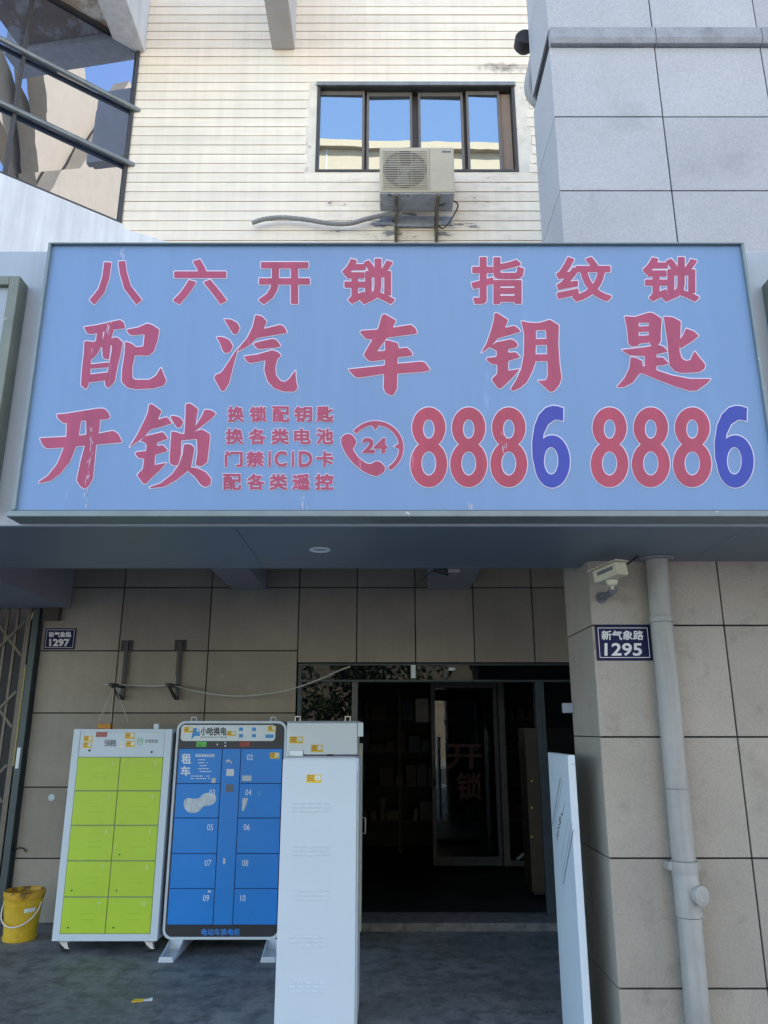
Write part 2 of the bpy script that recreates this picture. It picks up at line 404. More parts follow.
# ------------------------------------------------------------------ camera, world, sun
cam = bpy.data.cameras.new('camera'); co = bpy.data.objects.new('camera', cam); C.objects.link(co)
cam.sensor_fit = 'HORIZONTAL'; cam.sensor_width = 36; cam.lens = 36; cam.clip_end = 500
co.location = (0,0,EYE); co.rotation_euler = (math.pi/2+PITCH, 0, 0); S.camera = co
SUN_EL, SUN_AZ = math.radians(56), math.radians(14)     # sun stands behind the building, a little to the right
w = bpy.data.worlds.new('World'); S.world = w; w.use_nodes = True; nt = w.node_tree
sky = nt.nodes.new('ShaderNodeTexSky'); sky.sky_type = 'NISHITA'; sky.sun_disc = False
sky.sun_elevation = SUN_EL; sky.sun_rotation = SUN_AZ; sky.air_density = 1.0; sky.dust_density = .6; sky.ozone_density = .7
bg = nt.nodes['Background']; bg.inputs[1].default_value = .13; nt.links.new(sky.outputs[0], bg.inputs[0])
sl = bpy.data.lights.new('sun', 'SUN'); sl.energy = 4; sl.angle = math.radians(.5); sl.color = (1,.95,.88)
so = bpy.data.objects.new('sun', sl); C.objects.link(so)
sd = Vector((math.sin(SUN_AZ)*math.cos(SUN_EL), math.cos(SUN_AZ)*math.cos(SUN_EL), math.sin(SUN_EL)))
so.rotation_euler = sd.to_track_quat('Z', 'Y').to_euler()
S.view_settings.view_transform = 'Standard'; S.view_settings.look = 'None'; S.view_settings.gamma = 1
S.view_settings.exposure = 2.38

# ------------------------------------------------------------------ ground
tag(MB().box(-60,60,-5.2,7.06,-.3,0).build('pavement', 'floor', keep=True), kind='structure')
tag(MB().box(-60,60,7.5,12,-.3,.0).build('floor', 'floor_in', keep=True), kind='structure')
tag(MB().box(-60,60,7.06,7.5,-.3,.0).build('floor', 'floor', keep=True), kind='structure')
g = MB().box(-150,150,-120,-5.2,-.4,-.12); tag(g.build('road', 'road', keep=True), kind='structure')
g = MB().box(-150,150,-120,-17,-.119,.0); tag(g.build('pavement', 'pave', keep=True), kind='structure')
g = MB()
for i in range(-8,9): g.box(i*5-1.2, i*5+1.2, -11.1, -10.95, -.12, -.116)
tag(g.build('road_marking', 'line_white', keep=True), kind='structure')

# ------------------------------------------------------------------ the shop building
DW, DU = 7.4, 7.3
B = thing('shop_building', (0, 8, 0), 'cream sided shop building with grey tiled ground floor and a glazed bay at upper left', 'building')
def tiles(name, m, parent, xs, zs, y, th=.02, gap=.011, skip=lambda x0,x1,z0,z1: False):
    mb = MB()
    for a, b in zip(xs, xs[1:]):
        for c, d in zip(zs, zs[1:]):
            if skip(a,b,c,d): continue
            j = random.uniform(0,.0015)
            mb.box(a+gap/2, b-gap/2, y-th-j, y, c+gap/2, d-gap/2)
    return mb.build(name, m, parent, .0015)
zs = [0.0,.22,.62,1.03,1.638,2.225,2.80,3.45]
z1 = [UZ(y, DW) for y in (880+0,)]
zr = [-.0, UZ(858,DW), UZ(787,DW), UZ(713,DW), UZ(651,DW), UZ(588,DW), 3.5]
box('core_wall', 'grout', B, -3.27,-.83, DW, DW+.2, 0, 3.5)
box('core_wall', 'grout', B, -.83,5, DW+.0, DW+.2, 2.235, 3.5)
tiles('tiled_wall', 'wall_tile', B, [-3.27,-2.52,-1.67,-.82], zr, DW-.003)
zh = [UZ(663,DW), UZ(588,DW), 3.5]
tiles('tiled_wall', 'wall_tile', B, [-.82,-.26,.30,.86,1.43,1.99,2.55], zh, DW-.003)
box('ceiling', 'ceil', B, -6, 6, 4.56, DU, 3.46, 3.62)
# pieces that cross the porch ceiling
box('ceiling_beam', 'beam_grey', B, -1.47,-1.14, 4.6, DW-.03, EYE+1.305, 3.455)
box('ceiling_beam', 'beam_grey', B, .42,.82, 4.6, DW-.03, EYE+1.305, 3.455)
# box beam above the folding gate
box('shutter_box', 'beam_grey', B, -6,-3.02, 5.75, DW-.03, EYE+1.12, 3.452)
box('shutter_box', 'wood_dark', B, -3.24,-3.10, DW-.1, DW-.03, EYE+1.0, EYE+1.12)
# upper siding wall
box('wall_backing', 'grout', B, -6,6, DU+.03, DU+.25, 3.62, 7.62)
box('wall_backing', 'grout', B, -6,-.80, DU+.03, DU+.25, 7.62, 8.92)
box('wall_backing', 'grout', B, 1.56,6, DU+.03, DU+.25, 7.62, 8.92)
box('wall_backing', 'grout', B, -6,6, DU+.03, DU+.25, 8.92, 16)
box('upper_floors', 'plaster', B, -14,-6, DU+.1, 14, 0, 16)
box('upper_floors', 'plaster', B, 6,14, DU+.1, 14, 0, 16)
box('roof', 'plaster_grey', B, -14.2,14.2, DU-.1, 14.2, 16, 16.3)
WX0, WX1, WZ0, WZ1 = UX(315,172,DU), UX(519,172,DU), UZ(172,DU), UZ(84,DU)
mb = MB(); z = 6.15-.126*20; k = 0
while z < 11.5:
    segs = [(-5.5, 5.5)]
    if z+.10 > WZ0-.02 and z < WZ1+.0: segs = [(-5.5, WX0-.09-random.uniform(0,.03)), (WX1+.13+random.uniform(-.03,.04), 5.5)]
    for a, b in segs:
        cuts = [a]+sorted(random.uniform(a+.6, b-.6) for _ in range(2 if b-a > 5 else 0))+[b]
        for p, q in zip(cuts, cuts[1:]):
            q2 = q-.0012 if q < b else q; t = random.uniform(0,.002); s_ = random.uniform(-.0015,.0015)
            mb.prism([(p, DU+.03, z+.003), (p, DU-.004-t, z+.003), (p, DU-.006-t, z+.007), (p, DU-.002, z+.122+s_), (p, DU+.03, z+.1245)], (q2-p, 0, 0))
    z += .126; k += 1
mb.build('siding_wall', 'siding', B)
# smooth plaster patch round the window opening
mb = MB()
mb.box(WX0-.13, WX0+.005, DU-.001, DU+.028, WZ0-.13, WZ1+.14); mb.box(WX1-.005, WX1+.165, DU-.001, DU+.028, WZ0-.13, WZ1+.14)
mb.box(WX0+.005, WX1-.005, DU-.001, DU+.028, WZ0-.13, WZ0-.002); mb.box(WX0+.005, WX1-.005, DU-.001, DU+.028, WZ1+.002, WZ1+.14)
mb.build('window_surround', 'patch', B)
win = box('window', 'frame_dark', B, WX0+.02, WX1-.02, DU+.13, DU+.16, WZ0, WZ1-.03)
mb = MB()
mb.box(WX0, WX0+.035, DU-.01, DU+.13, WZ0, WZ1); mb.box(WX1-.035, WX1, DU-.01, DU+.13, WZ0, WZ1)
mb.box(WX0+.036, WX1-.036, DU-.01, DU+.13, WZ0, WZ0+.03); mb.box(WX0+.036, WX1-.036, DU-.01, DU+.13, WZ1-.05, WZ1)
mb.build('window_frame', 'frame_dark', win, .002)
box('window_head', 'steel_band', win, WX0-.01, WX1+.01, DU-.035, DU-.0105, WZ1-.045, WZ1+.005, .004)
for a, b, dd in ((317,364.5,0), (366.5,412.5,.02), (418.5,464,.02), (467,501,0)):
    X0, X1 = UX(a,130,DU+.05), UX(b,130,DU+.05); y = DU+.045+dd; s = .028
    fr = MB(); fr.box(X0,X0+s,y,y+.035,WZ0+.031,WZ1-.055); fr.box(X1-s,X1,y,y+.035,WZ0+.031,WZ1-.055)
    fr.box(X0+s,X1-s,y,y+.035,WZ0+.031,WZ0+.065); fr.box(X0+s,X1-s,y,y+.035,WZ1-.11,WZ1-.055)
    fr.build('window_sash', 'frame_bronze', win, .002)
    rot = random.uniform(-.004,.004)
    g = MB(); ya = y+.015; g.hexa([(X0+s,ya-rot,WZ0+.065),(X1-s,ya+rot,WZ0+.065),(X1-s,ya+.006+rot,WZ0+.065),(X0+s,ya+.006-rot,WZ0+.065),(X0+s,ya-rot,WZ1-.11),(X1-s,ya+rot,WZ1-.11),(X1-s,ya+.006+rot,WZ1-.11),(X0+s,ya+.006-rot,WZ1-.11)])
    g.build('window_pane', 'glass_up', win)
box('window_curtain', 'curtain', win, UX(502.5,130,DU), UX(513,130,DU), DU+.09, DU+.12, WZ0+.04, WZ1-.06)
# projecting roof beams
box('roof_beam', 'plaster_grey', B, -1.33,-1.06, 5.7, DU-.01, EYE+7.78, 10.6, .006)
box('roof_beam', 'plaster', B, -3.16,-2.84, 5.7, DU-.01, EYE+7.74, 10.6, .006)

# glazed bay: one facet swings out of the wall to the left
A = Vector((-2.90, DU-.01)); dr = Vector((-.766,-.643)); nr = Vector((.643,-.766))
def bay(t, h, o=0): p = A+dr*t+nr*o; return Vector((p.x, p.y, EYE+h))
def bay_box(mb, t0, t1, h0, h1, o0, o1):
    return mb.hexa([bay(t0,h0,o0),bay(t1,h0,o0),bay(t1,h0,o1),bay(t0,h0,o1),bay(t0,h1,o0),bay(t1,h1,o0),bay(t1,h1,o1),bay(t0,h1,o1)])
H0, H1, H2, H3 = 5.36, 6.15, 6.90, 7.78
BW = MB(); bay_box(BW, -.02,3.2, 1.9,H0-.001, -.5,.02); baywall = BW.build('bay_wall', 'plaster', B)
bay_box(MB(), -.02,3.2, H0,10.5, -.5,-.12).build('bay_backing', 'frame_dark', B)
bg_ = MB()
bay_box(bg_, .0,.035, H0,H3, -.06,.012); bay_box(bg_, 1.18,1.215, H0,H3, -.06,.012)
bay_box(bg_, .036,1.179, H0,H0+.03, -.06,.010); bay_box(bg_, 1.216,3.2, H0,H0+.03, -.06,.010)
bay_box(bg_, .036,3.2, H3-.0,H3+.04, -.06,.010)
bayf = bg_.build('bay_window', 'frame_dark', B)
for t0, t1 in ((.036,1.179),(1.216,3.2)):
    for i, (h0, h1) in enumerate(((H0+.031,H1),(H1,H2),(H2,H3))):
        a = random.uniform(-.006,.006); b = random.uniform(-.006,.006)
        g = MB(); g.hexa([bay(t0,h0+.004,-.03+a),bay(t1,h0+.004,-.03-a),bay(t1,h0+.004,-.022-a),bay(t0,h0+.004,-.022+a),bay(t0,h1-.004,-.03+b),bay(t1,h1-.004,-.03-b),bay(t1,h1-.004,-.022-b),bay(t0,h1-.004,-.022+b)])
        g.build('bay_pane', 'glass_bay', bayf)
for h in (H1, H2):
    MB().tube([bay(-.06,h,.03), bay(3.2,h,.03)], .03, 8).build('bay_rail', 'steel_band', bayf, smooth=True)
mb = MB().prism([(-3.165,DU-.02,EYE+7.83),(-3.165,5.9,EYE+7.83),(-7,5.9,EYE+7.83),(-7,DU-.02,EYE+7.83)], (0,0,.3))
mb.build('bay_soffit', 'soffit_old', B)
MB().prism([(A.x-.02,DU-.02,EYE+5.30),(A.x-.02,DU-.02,EYE+4.2),(-1.6,DU-.02,EYE+4.2),(-2.1,DU-.02,EYE+5.02)], (0,-.035,0)).build('bay_apron', 'plaster', B)

# ------------------------------------------------------------------ tiled pillar on the right
PX = 1.175; PD = 4.35
P = thing('tiled_pillar', (3, 4.7, 0), 'big square pillar clad in grey stone tiles with a thin ledge high up', 'pillar')
box('pillar_core', 'grout', P, PX+.02, 5.0, PD+.02, PD+.58, 0, EYE+6.40)
xs = [PX, 1.921, 2.671, 3.421, 4.2, 5.02]
zlow = [0]+[EYE+h for h in (-1.25,-.648,-.04,.565,1.16)]
zup = [EYE+h for h in (2.26,2.86,3.46,4.06,4.66)]; zup2 = [EYE+h for h in (4.81,5.41,6.01,6.41)]
g_ = MB()
def slabs(mat_, xs, zs, nm):
    mb = MB()
    for a, b in zip(xs, xs[1:]):
        for c, d in zip(zs, zs[1:]):
            j = random.uniform(0,.002); mb.box(a+(.0045 if a > PX else 0), b-.0045, PD-j, PD+.018, c+.0045, d-.0045)
    for c, d in zip(zs, zs[1:]): mb.box(PX, PX+.018, PD+.0205, PD+.60, c+.003, d-.003)
    return mb.build(nm, mat_, P, .002)
slabs('granite_low', xs, zlow, 'lower_cladding')
box('hidden_cladding', 'granite_low', P, PX+.001, 5.0, PD+.002, PD+.598, EYE+1.163, EYE+2.255)
slabs('granite', xs, zup, 'upper_cladding'); slabs('granite', xs, zup2, 'upper_cladding')
mb = MB()
for a, b in zip(xs, xs[1:]):
    mb.prism([(a+.002,PD+.02,EYE+4.662),(a+.002,PD-.035,EYE+4.662),(a+.002,PD-.05,EYE+4.70),(a+.002,PD-.05,EYE+4.79),(a+.002,PD+.02,EYE+4.808)], (b-a-.004,0,0))
mb.build('pillar_ledge', 'ledge', P, .004)
# things behind its upper left edge
MB().lathe((UX(526,36,4.98), 4.98, UZ(36,4.98)), [(.0,.0),(.07,.0),(.085,.02),(.085,.10),(.06,.13),(.0,.13)], 20, 'Y').build('horn_speaker', 'black', smooth=True)
o = bpy.data.objects['horn_speaker']; tag(o, 'round black horn fixed behind the top left edge of the pillar', 'speaker')
a = U(537,60,5.02); b = U(530,92,5.02); c = U(546,112,5.02)
vp = MB().tube(smooth_path([a+Vector((.05,0,.35)), a+Vector((-.02,0,0)), b, c, c+Vector((.1,0,-.3))],5), .045, 12).build('vent_pipe', 'pipe', smooth=True)
tag(vp, 'bent grey pipe elbow peeking out behind the pillar beside the upper window', 'pipe')

# ------------------------------------------------------------------ canopy
CZ = EYE+.935; CT = EYE+2.41
K = thing('canopy', (0,3.9,CZ), 'long boxed canopy with pale fascia and blue-grey underside over the shop front', 'canopy')
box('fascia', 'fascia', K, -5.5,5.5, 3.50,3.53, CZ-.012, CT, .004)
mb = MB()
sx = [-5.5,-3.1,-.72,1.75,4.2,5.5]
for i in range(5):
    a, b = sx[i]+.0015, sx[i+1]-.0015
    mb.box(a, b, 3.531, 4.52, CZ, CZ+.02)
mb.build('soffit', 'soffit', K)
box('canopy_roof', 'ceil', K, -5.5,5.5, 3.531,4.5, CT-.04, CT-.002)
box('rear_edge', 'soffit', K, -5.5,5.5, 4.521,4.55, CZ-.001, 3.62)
# downlight
dl = U(320,549,1); hh = .935/((dl.z-EYE)); dx, dy = dl.x*hh, hh
t = thing('downlight', (dx,dy,CZ), 'small round unlit downlight set in the canopy underside', 'light')
MB().lathe((dx,dy,CZ), [(.042,-.001),(.055,-.001),(.058,-.008),(.045,-.010),(.042,-.001)], 28).build('trim_ring', 'poster_white', t, smooth=True)
MB().lathe((dx,dy,CZ), [(.0,-.002),(.041,-.002),(.041,-.0005),(.0,-.0005)], 24).build('lens', 'cab_side', t)

# ------------------------------------------------------------------ main signboard
SD = 3.40
G = thing('signboard', (0, SD, EYE+.93), 'wide sky-blue locksmith signboard with red brush lettering and phone number 8886 8886', 'sign')
XL, XR = -.497*SD, .5335*SD; ZB, ZT = EYE+.967, EYE+2.372
box('face', 'sign_blue', G, XL, XR, SD, SD+.02, ZB, ZT)
box('box_back', 'frame_grey', G, XL, XR, SD+.021, 3.499, ZB, ZT)
mb = MB(); f0 = SD-.02
mb.prism([(XL-.022,0,ZB-.005),(XL,0,ZB-.005),(XL,0,ZT+.0),(XL-.022,0,ZT+.0)], (0,.0,0)) if 0 else None
mb.box(XL-.015, XL, f0, 3.498, ZB, ZT); mb.box(XR, XR+.015, f0, 3.498, ZB, ZT); mb.box(XL-.015, XR+.015, f0, 3.498, ZT+.0005, ZT+.009)
mb.build('frame', 'frame_grey', G, .003)
mb = MB(); mb.box(XL-.03, XR+.03, SD-.035, 3.498, EYE+.931, ZB-.007)
mb.build('bottom_rail', 'frame_grey', G, .004)
box('bottom_lip', 'black', G, XL-.022, XR+.022, SD-.012, SD-.0005, ZB-.0065, ZB+.001)

GL = {
'配':(75,310,7.68,[[(66,130),(170,115),(345,75),(375,95),(385,140),(300,150),(130,185),(95,180)],
 [(72,238),(135,242),(125,300),(118,480),(108,560),(88,610),(45,580),(55,440),(68,330)],
 [(168,178),(215,150),(210,260),(170,340),(120,385),(132,300),(160,240)],[(232,145),(300,150),(280,215),(270,300),(262,380),(215,370),(208,300),(212,240)],
 [(72,238),(130,247),(165,238),(205,225),(210,262),(208,285),(130,298)],[(262,225),(300,212),(325,208),(368,250),(350,300),(300,262),(262,275)],
 [(290,220),(368,250),(350,340),(325,440),(305,550),(255,600),(232,580),(230,545),(250,480),(265,400),(280,325),(284,260)],
 [(110,418),(262,400),(255,440),(110,452)],[(108,495),(255,478),(240,540),(108,555)],
 [(395,150),(480,135),(555,102),(590,112),(648,150),(635,230),(605,320),(565,350),(455,348),(465,285),(525,280),(535,185),(430,195),(402,170)],
 [(385,242),(430,255),(470,285),(460,345),(440,440),(440,520),(460,535),(570,535),(620,505),(660,440),(702,545),(680,580),(600,602),(470,608),(400,595),(358,550),(362,450),(380,340)]]),
'汽':(205,310,7.68,[[(145,68),(200,72),(250,100),(268,140),(250,180),(220,188),(195,150)],
 [(88,206),(140,208),(185,228),(215,275),(195,320),(155,332),(135,310),(115,255)],
 [(262,285),(245,325),(215,440),(185,560),(150,620),(125,622),(70,520),(78,500),(125,480),(180,400),(230,320)],
 [(388,36),(440,50),(475,88),(450,145),(580,112),(610,130),(632,175),(400,215),(340,270),(255,320),(262,285),(320,220),(365,130)],
 [(370,262),(395,247),(520,220),(550,230),(585,278),(540,290),(405,300)],
 [(298,355),(400,342),(515,308),(560,322),(585,348),(555,380),(540,440),(545,500),(580,545),(615,552),(650,525),(695,460),(700,550),(712,600),(685,628),(600,625),(530,600),(480,545),(455,460),(465,385),(350,408),(320,395)]]),
'车':(340,310,7.68,[[(322,40),(345,30),(430,80),(405,135),(545,112),(580,140),(595,180),(362,212),(285,318),(348,312),(345,235),(370,232),(445,255),(450,295),(515,288),(545,315),(562,345),(530,355),(445,362),(440,412),(630,395),(655,405),(695,462),(640,475),(440,488),(438,600),(420,640),(395,658),(350,635),(335,600),(338,490),(140,520),(110,510),(62,455),(345,425),(345,380),(240,395),(215,385),(180,345),(205,300),(250,225),(200,222),(152,170),(165,158),(290,150)]]),
'钥':(475,305,7.68,[[(150,60),(175,62),(255,115),(230,175),(300,158),(335,180),(350,205),(250,235),(175,255),(130,310),(45,372),(90,290),(125,190),(145,110)],
 [(130,310),(165,285),(280,262),(315,280),(332,312),(310,328),(255,338),(255,365),(315,362),(350,400),(255,430),(255,505),(345,490),(300,545),(240,605),(200,642),(175,638),(128,575),(140,555),(170,530),(172,455),(130,455),(85,420),(95,405),(165,398),(168,350),(110,322)],
 [(355,122),(400,132),(470,140),(465,440),(440,510),(400,590),(350,635),(290,660),(272,645),(320,570),(355,490),(375,380),(378,220)],
 [(440,138),(500,135),(575,112),(645,155),(640,190),(440,195)],
 [(540,150),(645,155),(640,300),(650,450),(665,560),(650,610),(610,660),(575,668),(535,630),(480,580),(545,578),(560,540),(552,300)],
 [(440,262),(560,258),(565,305),(440,310)],[(440,378),(560,378),(565,430),(440,432)]]),
'匙':(610,305,6.98,[[(100,78),(175,82),(200,80),(200,285),(150,290),(128,270),(118,160)],[(175,82),(270,52),(300,55),(362,95),(355,120),(175,125)],
 [(270,60),(362,95),(355,180),(355,255),(330,285),(290,288),(270,250)],[(185,150),(290,145),(290,185),(185,190)],[(185,215),(290,210),(275,262),(215,268),(185,285)],
 [(80,312),(200,300),(340,278),(375,290),(405,325),(325,345),(240,355),(140,352),(110,335)],[(240,330),(325,330),(325,475),(245,470)],
 [(315,365),(370,365),(412,408),(370,420),(315,425)],[(145,362),(180,368),(225,390),(228,425),(245,430),(255,465),(205,480),(160,540),(100,572),(45,575),(100,510),(135,440)],
 [(205,440),(260,425),(325,455),(430,490),(560,515),(705,515),(680,545),(610,595),(560,600),(460,570),(330,520),(215,472)],
 [(375,80),(440,85),(495,115),(492,200),(485,320),(500,370),(530,390),(560,385),(590,320),(665,415),(660,445),(625,468),(500,475),(450,460),(415,420),(400,250)],
 [(530,162),(590,185),(620,215),(580,250),(490,305),(488,240),(510,210)]]),
'开':(35,400,7.68,[[(165,110),(230,105),(480,65),(530,65),(560,90),(580,135),(545,148),(350,160),(220,180),(175,140)],
 [(35,292),(240,282),(500,255),(600,235),(640,260),(670,325),(475,342),(220,365),(90,372),(60,350)],
 [(245,160),(355,150),(335,280),(320,350),(270,470),(200,560),(120,620),(30,640),(30,628),(100,580),(170,490),(220,370),(240,280)],
 [(390,150),(500,145),(495,220),(470,340),(445,600),(420,650),(385,685),(345,660),(320,615),(350,470),(385,340),(395,240)]]),
'锁':(120,400,7.68,[[(222,35),(245,30),(320,85),(290,150),(360,130),(400,178),(320,205),(235,225),(190,278),(70,365),(130,270),(190,150),(215,90)],
 [(190,278),(330,245),(370,295),(345,305),(285,325),(285,352),(330,345),(370,390),(270,420),(265,500),(360,480),(300,545),(240,600),(200,642),(180,645),(130,575),(175,530),(185,450),(140,445),(115,410),(130,398),(200,392),(205,340),(170,315),(150,320)],
 [(385,125),(410,120),(455,130),(488,165),(470,205),(440,215),(415,180)],[(505,30),(540,25),(600,70),(590,120),(580,200),(570,300),(490,300),(500,180)],
 [(650,72),(700,78),(740,105),(700,145),(575,240),(580,200),(630,120)],[(395,240),(440,248),(480,265),(470,320),(468,420),(445,500),(410,505),(380,480),(385,380)],
 [(430,250),(490,262),(570,242),(630,225),(690,260),(680,305),(580,300),(450,312)],[(590,240),(690,260),(690,300),(670,480),(620,510),(580,500),(595,400),(590,300)],
 [(490,340),(540,338),(572,365),(560,440),(545,515),(520,545),(440,610),(340,665),(230,678),(228,668),(310,640),(400,570),(450,500),(480,420)],
 [(545,515),(600,525),(660,555),(700,605),(695,650),(655,670),(620,650),(580,595),(520,545)]]),
}
def ellipse(cx, cy, rx, ry, a0=0, a1=360, n=24):
    return [(cx+rx*math.cos(math.radians(a0+(a1-a0)*i/n)), cy-ry*math.sin(math.radians(a0+(a1-a0)*i/n))) for i in range(n+(0 if a1-a0 == 360 else 1))]
def ring(cx, cy, rx, ry, hx, hy, hrx, hry, e=0):
    """two half rings; e widens the outside and shrinks the hole"""
    out = []
    for a0, a1 in ((90,270),(-90,90)):
        out.append(ellipse(cx,cy,rx+e,ry+e,a0,a1,16)+ellipse(hx,hy,max(hrx-e,.5),max(hry-e,.5),a0,a1,16)[::-1])
    return out
# white keylines are the slightly larger shapes 1.5 mm behind the coloured vinyl
GD, OD = SD-.0035, SD-.002
for ch, (ox, oy, sc_, polys) in GL.items():
    ps = [soften([(ox+x/sc_, oy+y/sc_) for x, y in p]) for p in polys]
    l = flat('lettering', 'vinyl_red', G, ps, GD); flat('keyline', 'vinyl_white', l, ps, OD, .85)
rows1 = [('八',89.5,260.5,142,304.5),('六',173,259,227,304.5),('开',258.5,261.5,310.5,304.5),('锁',342,258,395,304.5),('指',471,256.5,524.5,304.5),('纹',556,256.5,612,302),('锁',642.5,256.5,699.5,302)]
def bold_text(items, bold, wl, m='vinyl_red', D=GD, D2=OD):
    it = [(s, a+bold+wl*.5, b+bold+wl*.5, c-bold-wl*.5, d-bold-wl*.5) for s, a, b, c, d in items]
    l = multi_text('lettering', m, G, it, D, bold); multi_text('keyline', 'vinyl_white', l, it, D2, bold+wl); return l
for it_ in rows1: bold_text([it_], 1.6, .85)
q = 3.746
small = {0:[('换',45,110),('锁',128,195),('配',213,280),('钥',295,365),('匙',378,445)],
 1:[('换',38,108),('各',125,192),('类',210,278),('电',295,360),('池',378,445)],
 2:[('门',35,105),('禁',115,185),('I',199,210),('C',221,270),('I',286,297),('D',312,366),('卡',378,445)],
 3:[('配',28,100),('各',118,187),('类',203,272),('遥',287,357),('控',373,445)]}
for r, (ya, yb) in enumerate(((22,84),(105,167),(190,252),(275,338))):
    bold_text([(s, 215+a/q, 400+ya/q, 215+b/q, 400+yb/q) for s, a, b in small[r]], .66, .5)
# digits of the phone number
def fig8(cx, s=1.0):
    f = lambda e: ring(cx,427.6,16.8*s,20.4,cx,429,5.7*s,9.6,e)+ring(cx,464,18.5*s,23.2,cx,463.4,7.4*s,12,e)
    return f
for cx, s in ((428.8,1),(468.7,1),(508.8,1),(609.6,1.02),(650.8,1.03),(692.3,1.04)):
    f = fig8(cx, s); l = flat('lettering', 'vinyl_red2', G, f(0), GD); flat('keyline', 'vinyl_white', l, f(.85), OD)
SP = [(487,100),(440,84),(400,82),(350,98),(300,150),(265,235),(247,360),(250,480),(275,580),(320,670),(360,700),(350,600),(338,560),(338,450),(325,375),(335,300),(370,225),(420,190),(450,190),(485,200)]
for ox, s in ((0,1.0),(183.2,1.035)):
    m6 = lambda x: 551+(500+x/7.68-551)*s+ox
    ps = [[(m6(x), 395+y/7.68) for x, y in SP]]
    rg = lambda e: ring(m6(400),395+510/7.68,137/7.68*s,202/7.68, m6(393),395+505/7.68,55/7.68*s,105/7.68,e)
    l = flat('lettering', 'vinyl_blue', G, ps+rg(0), GD)
    # keyline drawn from the same shapes widened
    vs = grow([[(m6(x), 395+y/7.68) for x, y in SP if not (x in (350,338) and y > 440)]], 0)
    outer = [SP[i] for i in range(0,10)]+[(340,640),(300,560),(290,450),(325,375)]+SP[15:]
    flat('keyline', 'vinyl_white', l, rg(.95)+grow([[(m6(x), 395+y/7.68) for x, y in outer]], .95), OD)
# round-the-clock telephone emblem
T = lambda p: [(335+x/9.6, 395+y/9.6) for x, y in p]
HS = T([(60,410),(90,380),(130,370),(170,385),(205,440),(200,475),(168,520),(220,595),(290,650),(340,665),(395,632),(440,645),(485,695),(470,740),(410,778),(350,770),(260,725),(170,650),(100,560),(60,470)])
ARC = [ellipse(388,505,270,257,-58,142,30)+ellipse(388,505,228,217,-58,142,30)[::-1]]
ARC = [T(ARC[0])]; TR = [T([(350,286),(420,286),(388,338)]), T([(622,460),(622,525),(565,495)])]
em = [soften(HS, 1.4)]+ARC+TR
l = flat('lettering', 'vinyl_red', G, em, GD); flat('keyline', 'vinyl_white', l, em, OD, .7)
bold_text([('24',362,437.5,387.5,453.5)], .95, .5)

# peeled slivers of vinyl and pale drip marks
rs = random.Random(3); sl_ = []
for k in range(34):
    t_ = rs.random(); x_ = 92.6-6.2*t_+rs.gauss(0,1.0); y_ = 424+58*t_; h_ = rs.uniform(1.5,5); w_ = rs.uniform(.12,.3)
    sl_.append([(x_,y_),(x_+w_,y_+.4),(x_+w_-h_*.09,y_+h_),(x_-h_*.1,y_+h_*.9)])
for cx_, y0_, y1_ in ((86,488,510),(303,490,510),(122,247,258),(108,318,340),(504,430,452),(470,500,510)):
    for k in range(9):
        x_ = cx_+rs.gauss(0,1.6); y_ = rs.uniform(y0_,y1_-3); h_ = rs.uniform(2,7); w_ = rs.uniform(.15,.45)
        sl_.append([(x_,y_),(x_+w_,y_+.5),(x_+w_*.6,min(y_+h_,510)),(x_-.1,min(y_+h_*.8,510))])
mb = MB()
for p_ in sl_: mb.poly([U(x, y, SD-.0042) for x, y in p_])
mb.build('wear_marks', 'vinyl_white', G)

# neighbouring signboards at both ends
def side_sign(x0, x1, label):
    z0, z1 = EYE+.98, EYE+2.2
    t = thing('signboard', ((x0+x1)/2, 3.46, z0), label, 'sign')
    box('panel', 'fascia', t, x0+.03, x1-.03, 3.43, 3.497, z0+.03, z1-.03)
    mb = MB(); mb.box(x0, x0+.05, 3.40, 3.496, z0, z1); mb.box(x1-.05, x1, 3.40, 3.496, z0, z1)
    mb.box(x0+.0505, x1-.0505, 3.40, 3.496, z0, z0+.05); mb.box(x0+.0505, x1-.0505, 3.40, 3.496, z1-.05, z1)
    mb.build('frame', 'frame_olive', t, .004)
side_sign(-4.6, -1.835, 'blank pale signboard in an olive frame at the left end of the canopy')
side_sign(1.948, 4.6, 'edge of a pale signboard in an olive frame right of the blue sign')

# ------------------------------------------------------------------ air conditioner
AX0, AX1, AY, AZ0, AZ1 = -.047, .746, 6.85, EYE+5.43, EYE+6.0
T_ = thing('air_conditioner', ((AX0+AX1)/2, AY, AZ0), 'cream outdoor air conditioner unit on brackets below the upper window', 'air conditioner')
box('casing', 'ac_white', T_, AX0, AX1, AY, AY+.29, AZ0, AZ1, .015)
gx, gz, gr = AX0+.27, (AZ0+AZ1)/2-.005, .232
MB().box(gx-.245,gx+.245,AY-.006,AY-.0005,gz-.25,gz+.25).build('grille_panel', 'ac_white', T_, .006)
MB().lathe((gx,AY-.0065,gz), [(.0,0),(gr,0),(gr,-.001),(0,-.001)], 40, 'Y').build('fan_opening', 'ac_dark', T_)
fan = MB()
for k in range(3):
    a = k*2.094+.4
    fan.prism([Vector((gx,AY-.009,gz))+Vector((r*math.cos(a+d),0,r*math.sin(a+d))) for r, d in ((.05,-.3),(.20,-.55),(.215,0),(.19,.42),(.05,.5))], (0,.0015,0))
fan.lathe((gx,AY-.011,gz), [(0,-.002),(.055,-.001),(.055,.002),(0,.002)], 20, 'Y')
fan.build('fan', 'hose', T_)
gri = MB()
for i in range(-10,11):
    zz = i*.0225; hw = math.sqrt(max(0, .243**2-zz*zz*.0)) if 0 else .235
    gri.box(gx-hw, gx+hw, AY-.020, AY-.015, gz+zz-.004, gz+zz+.004)
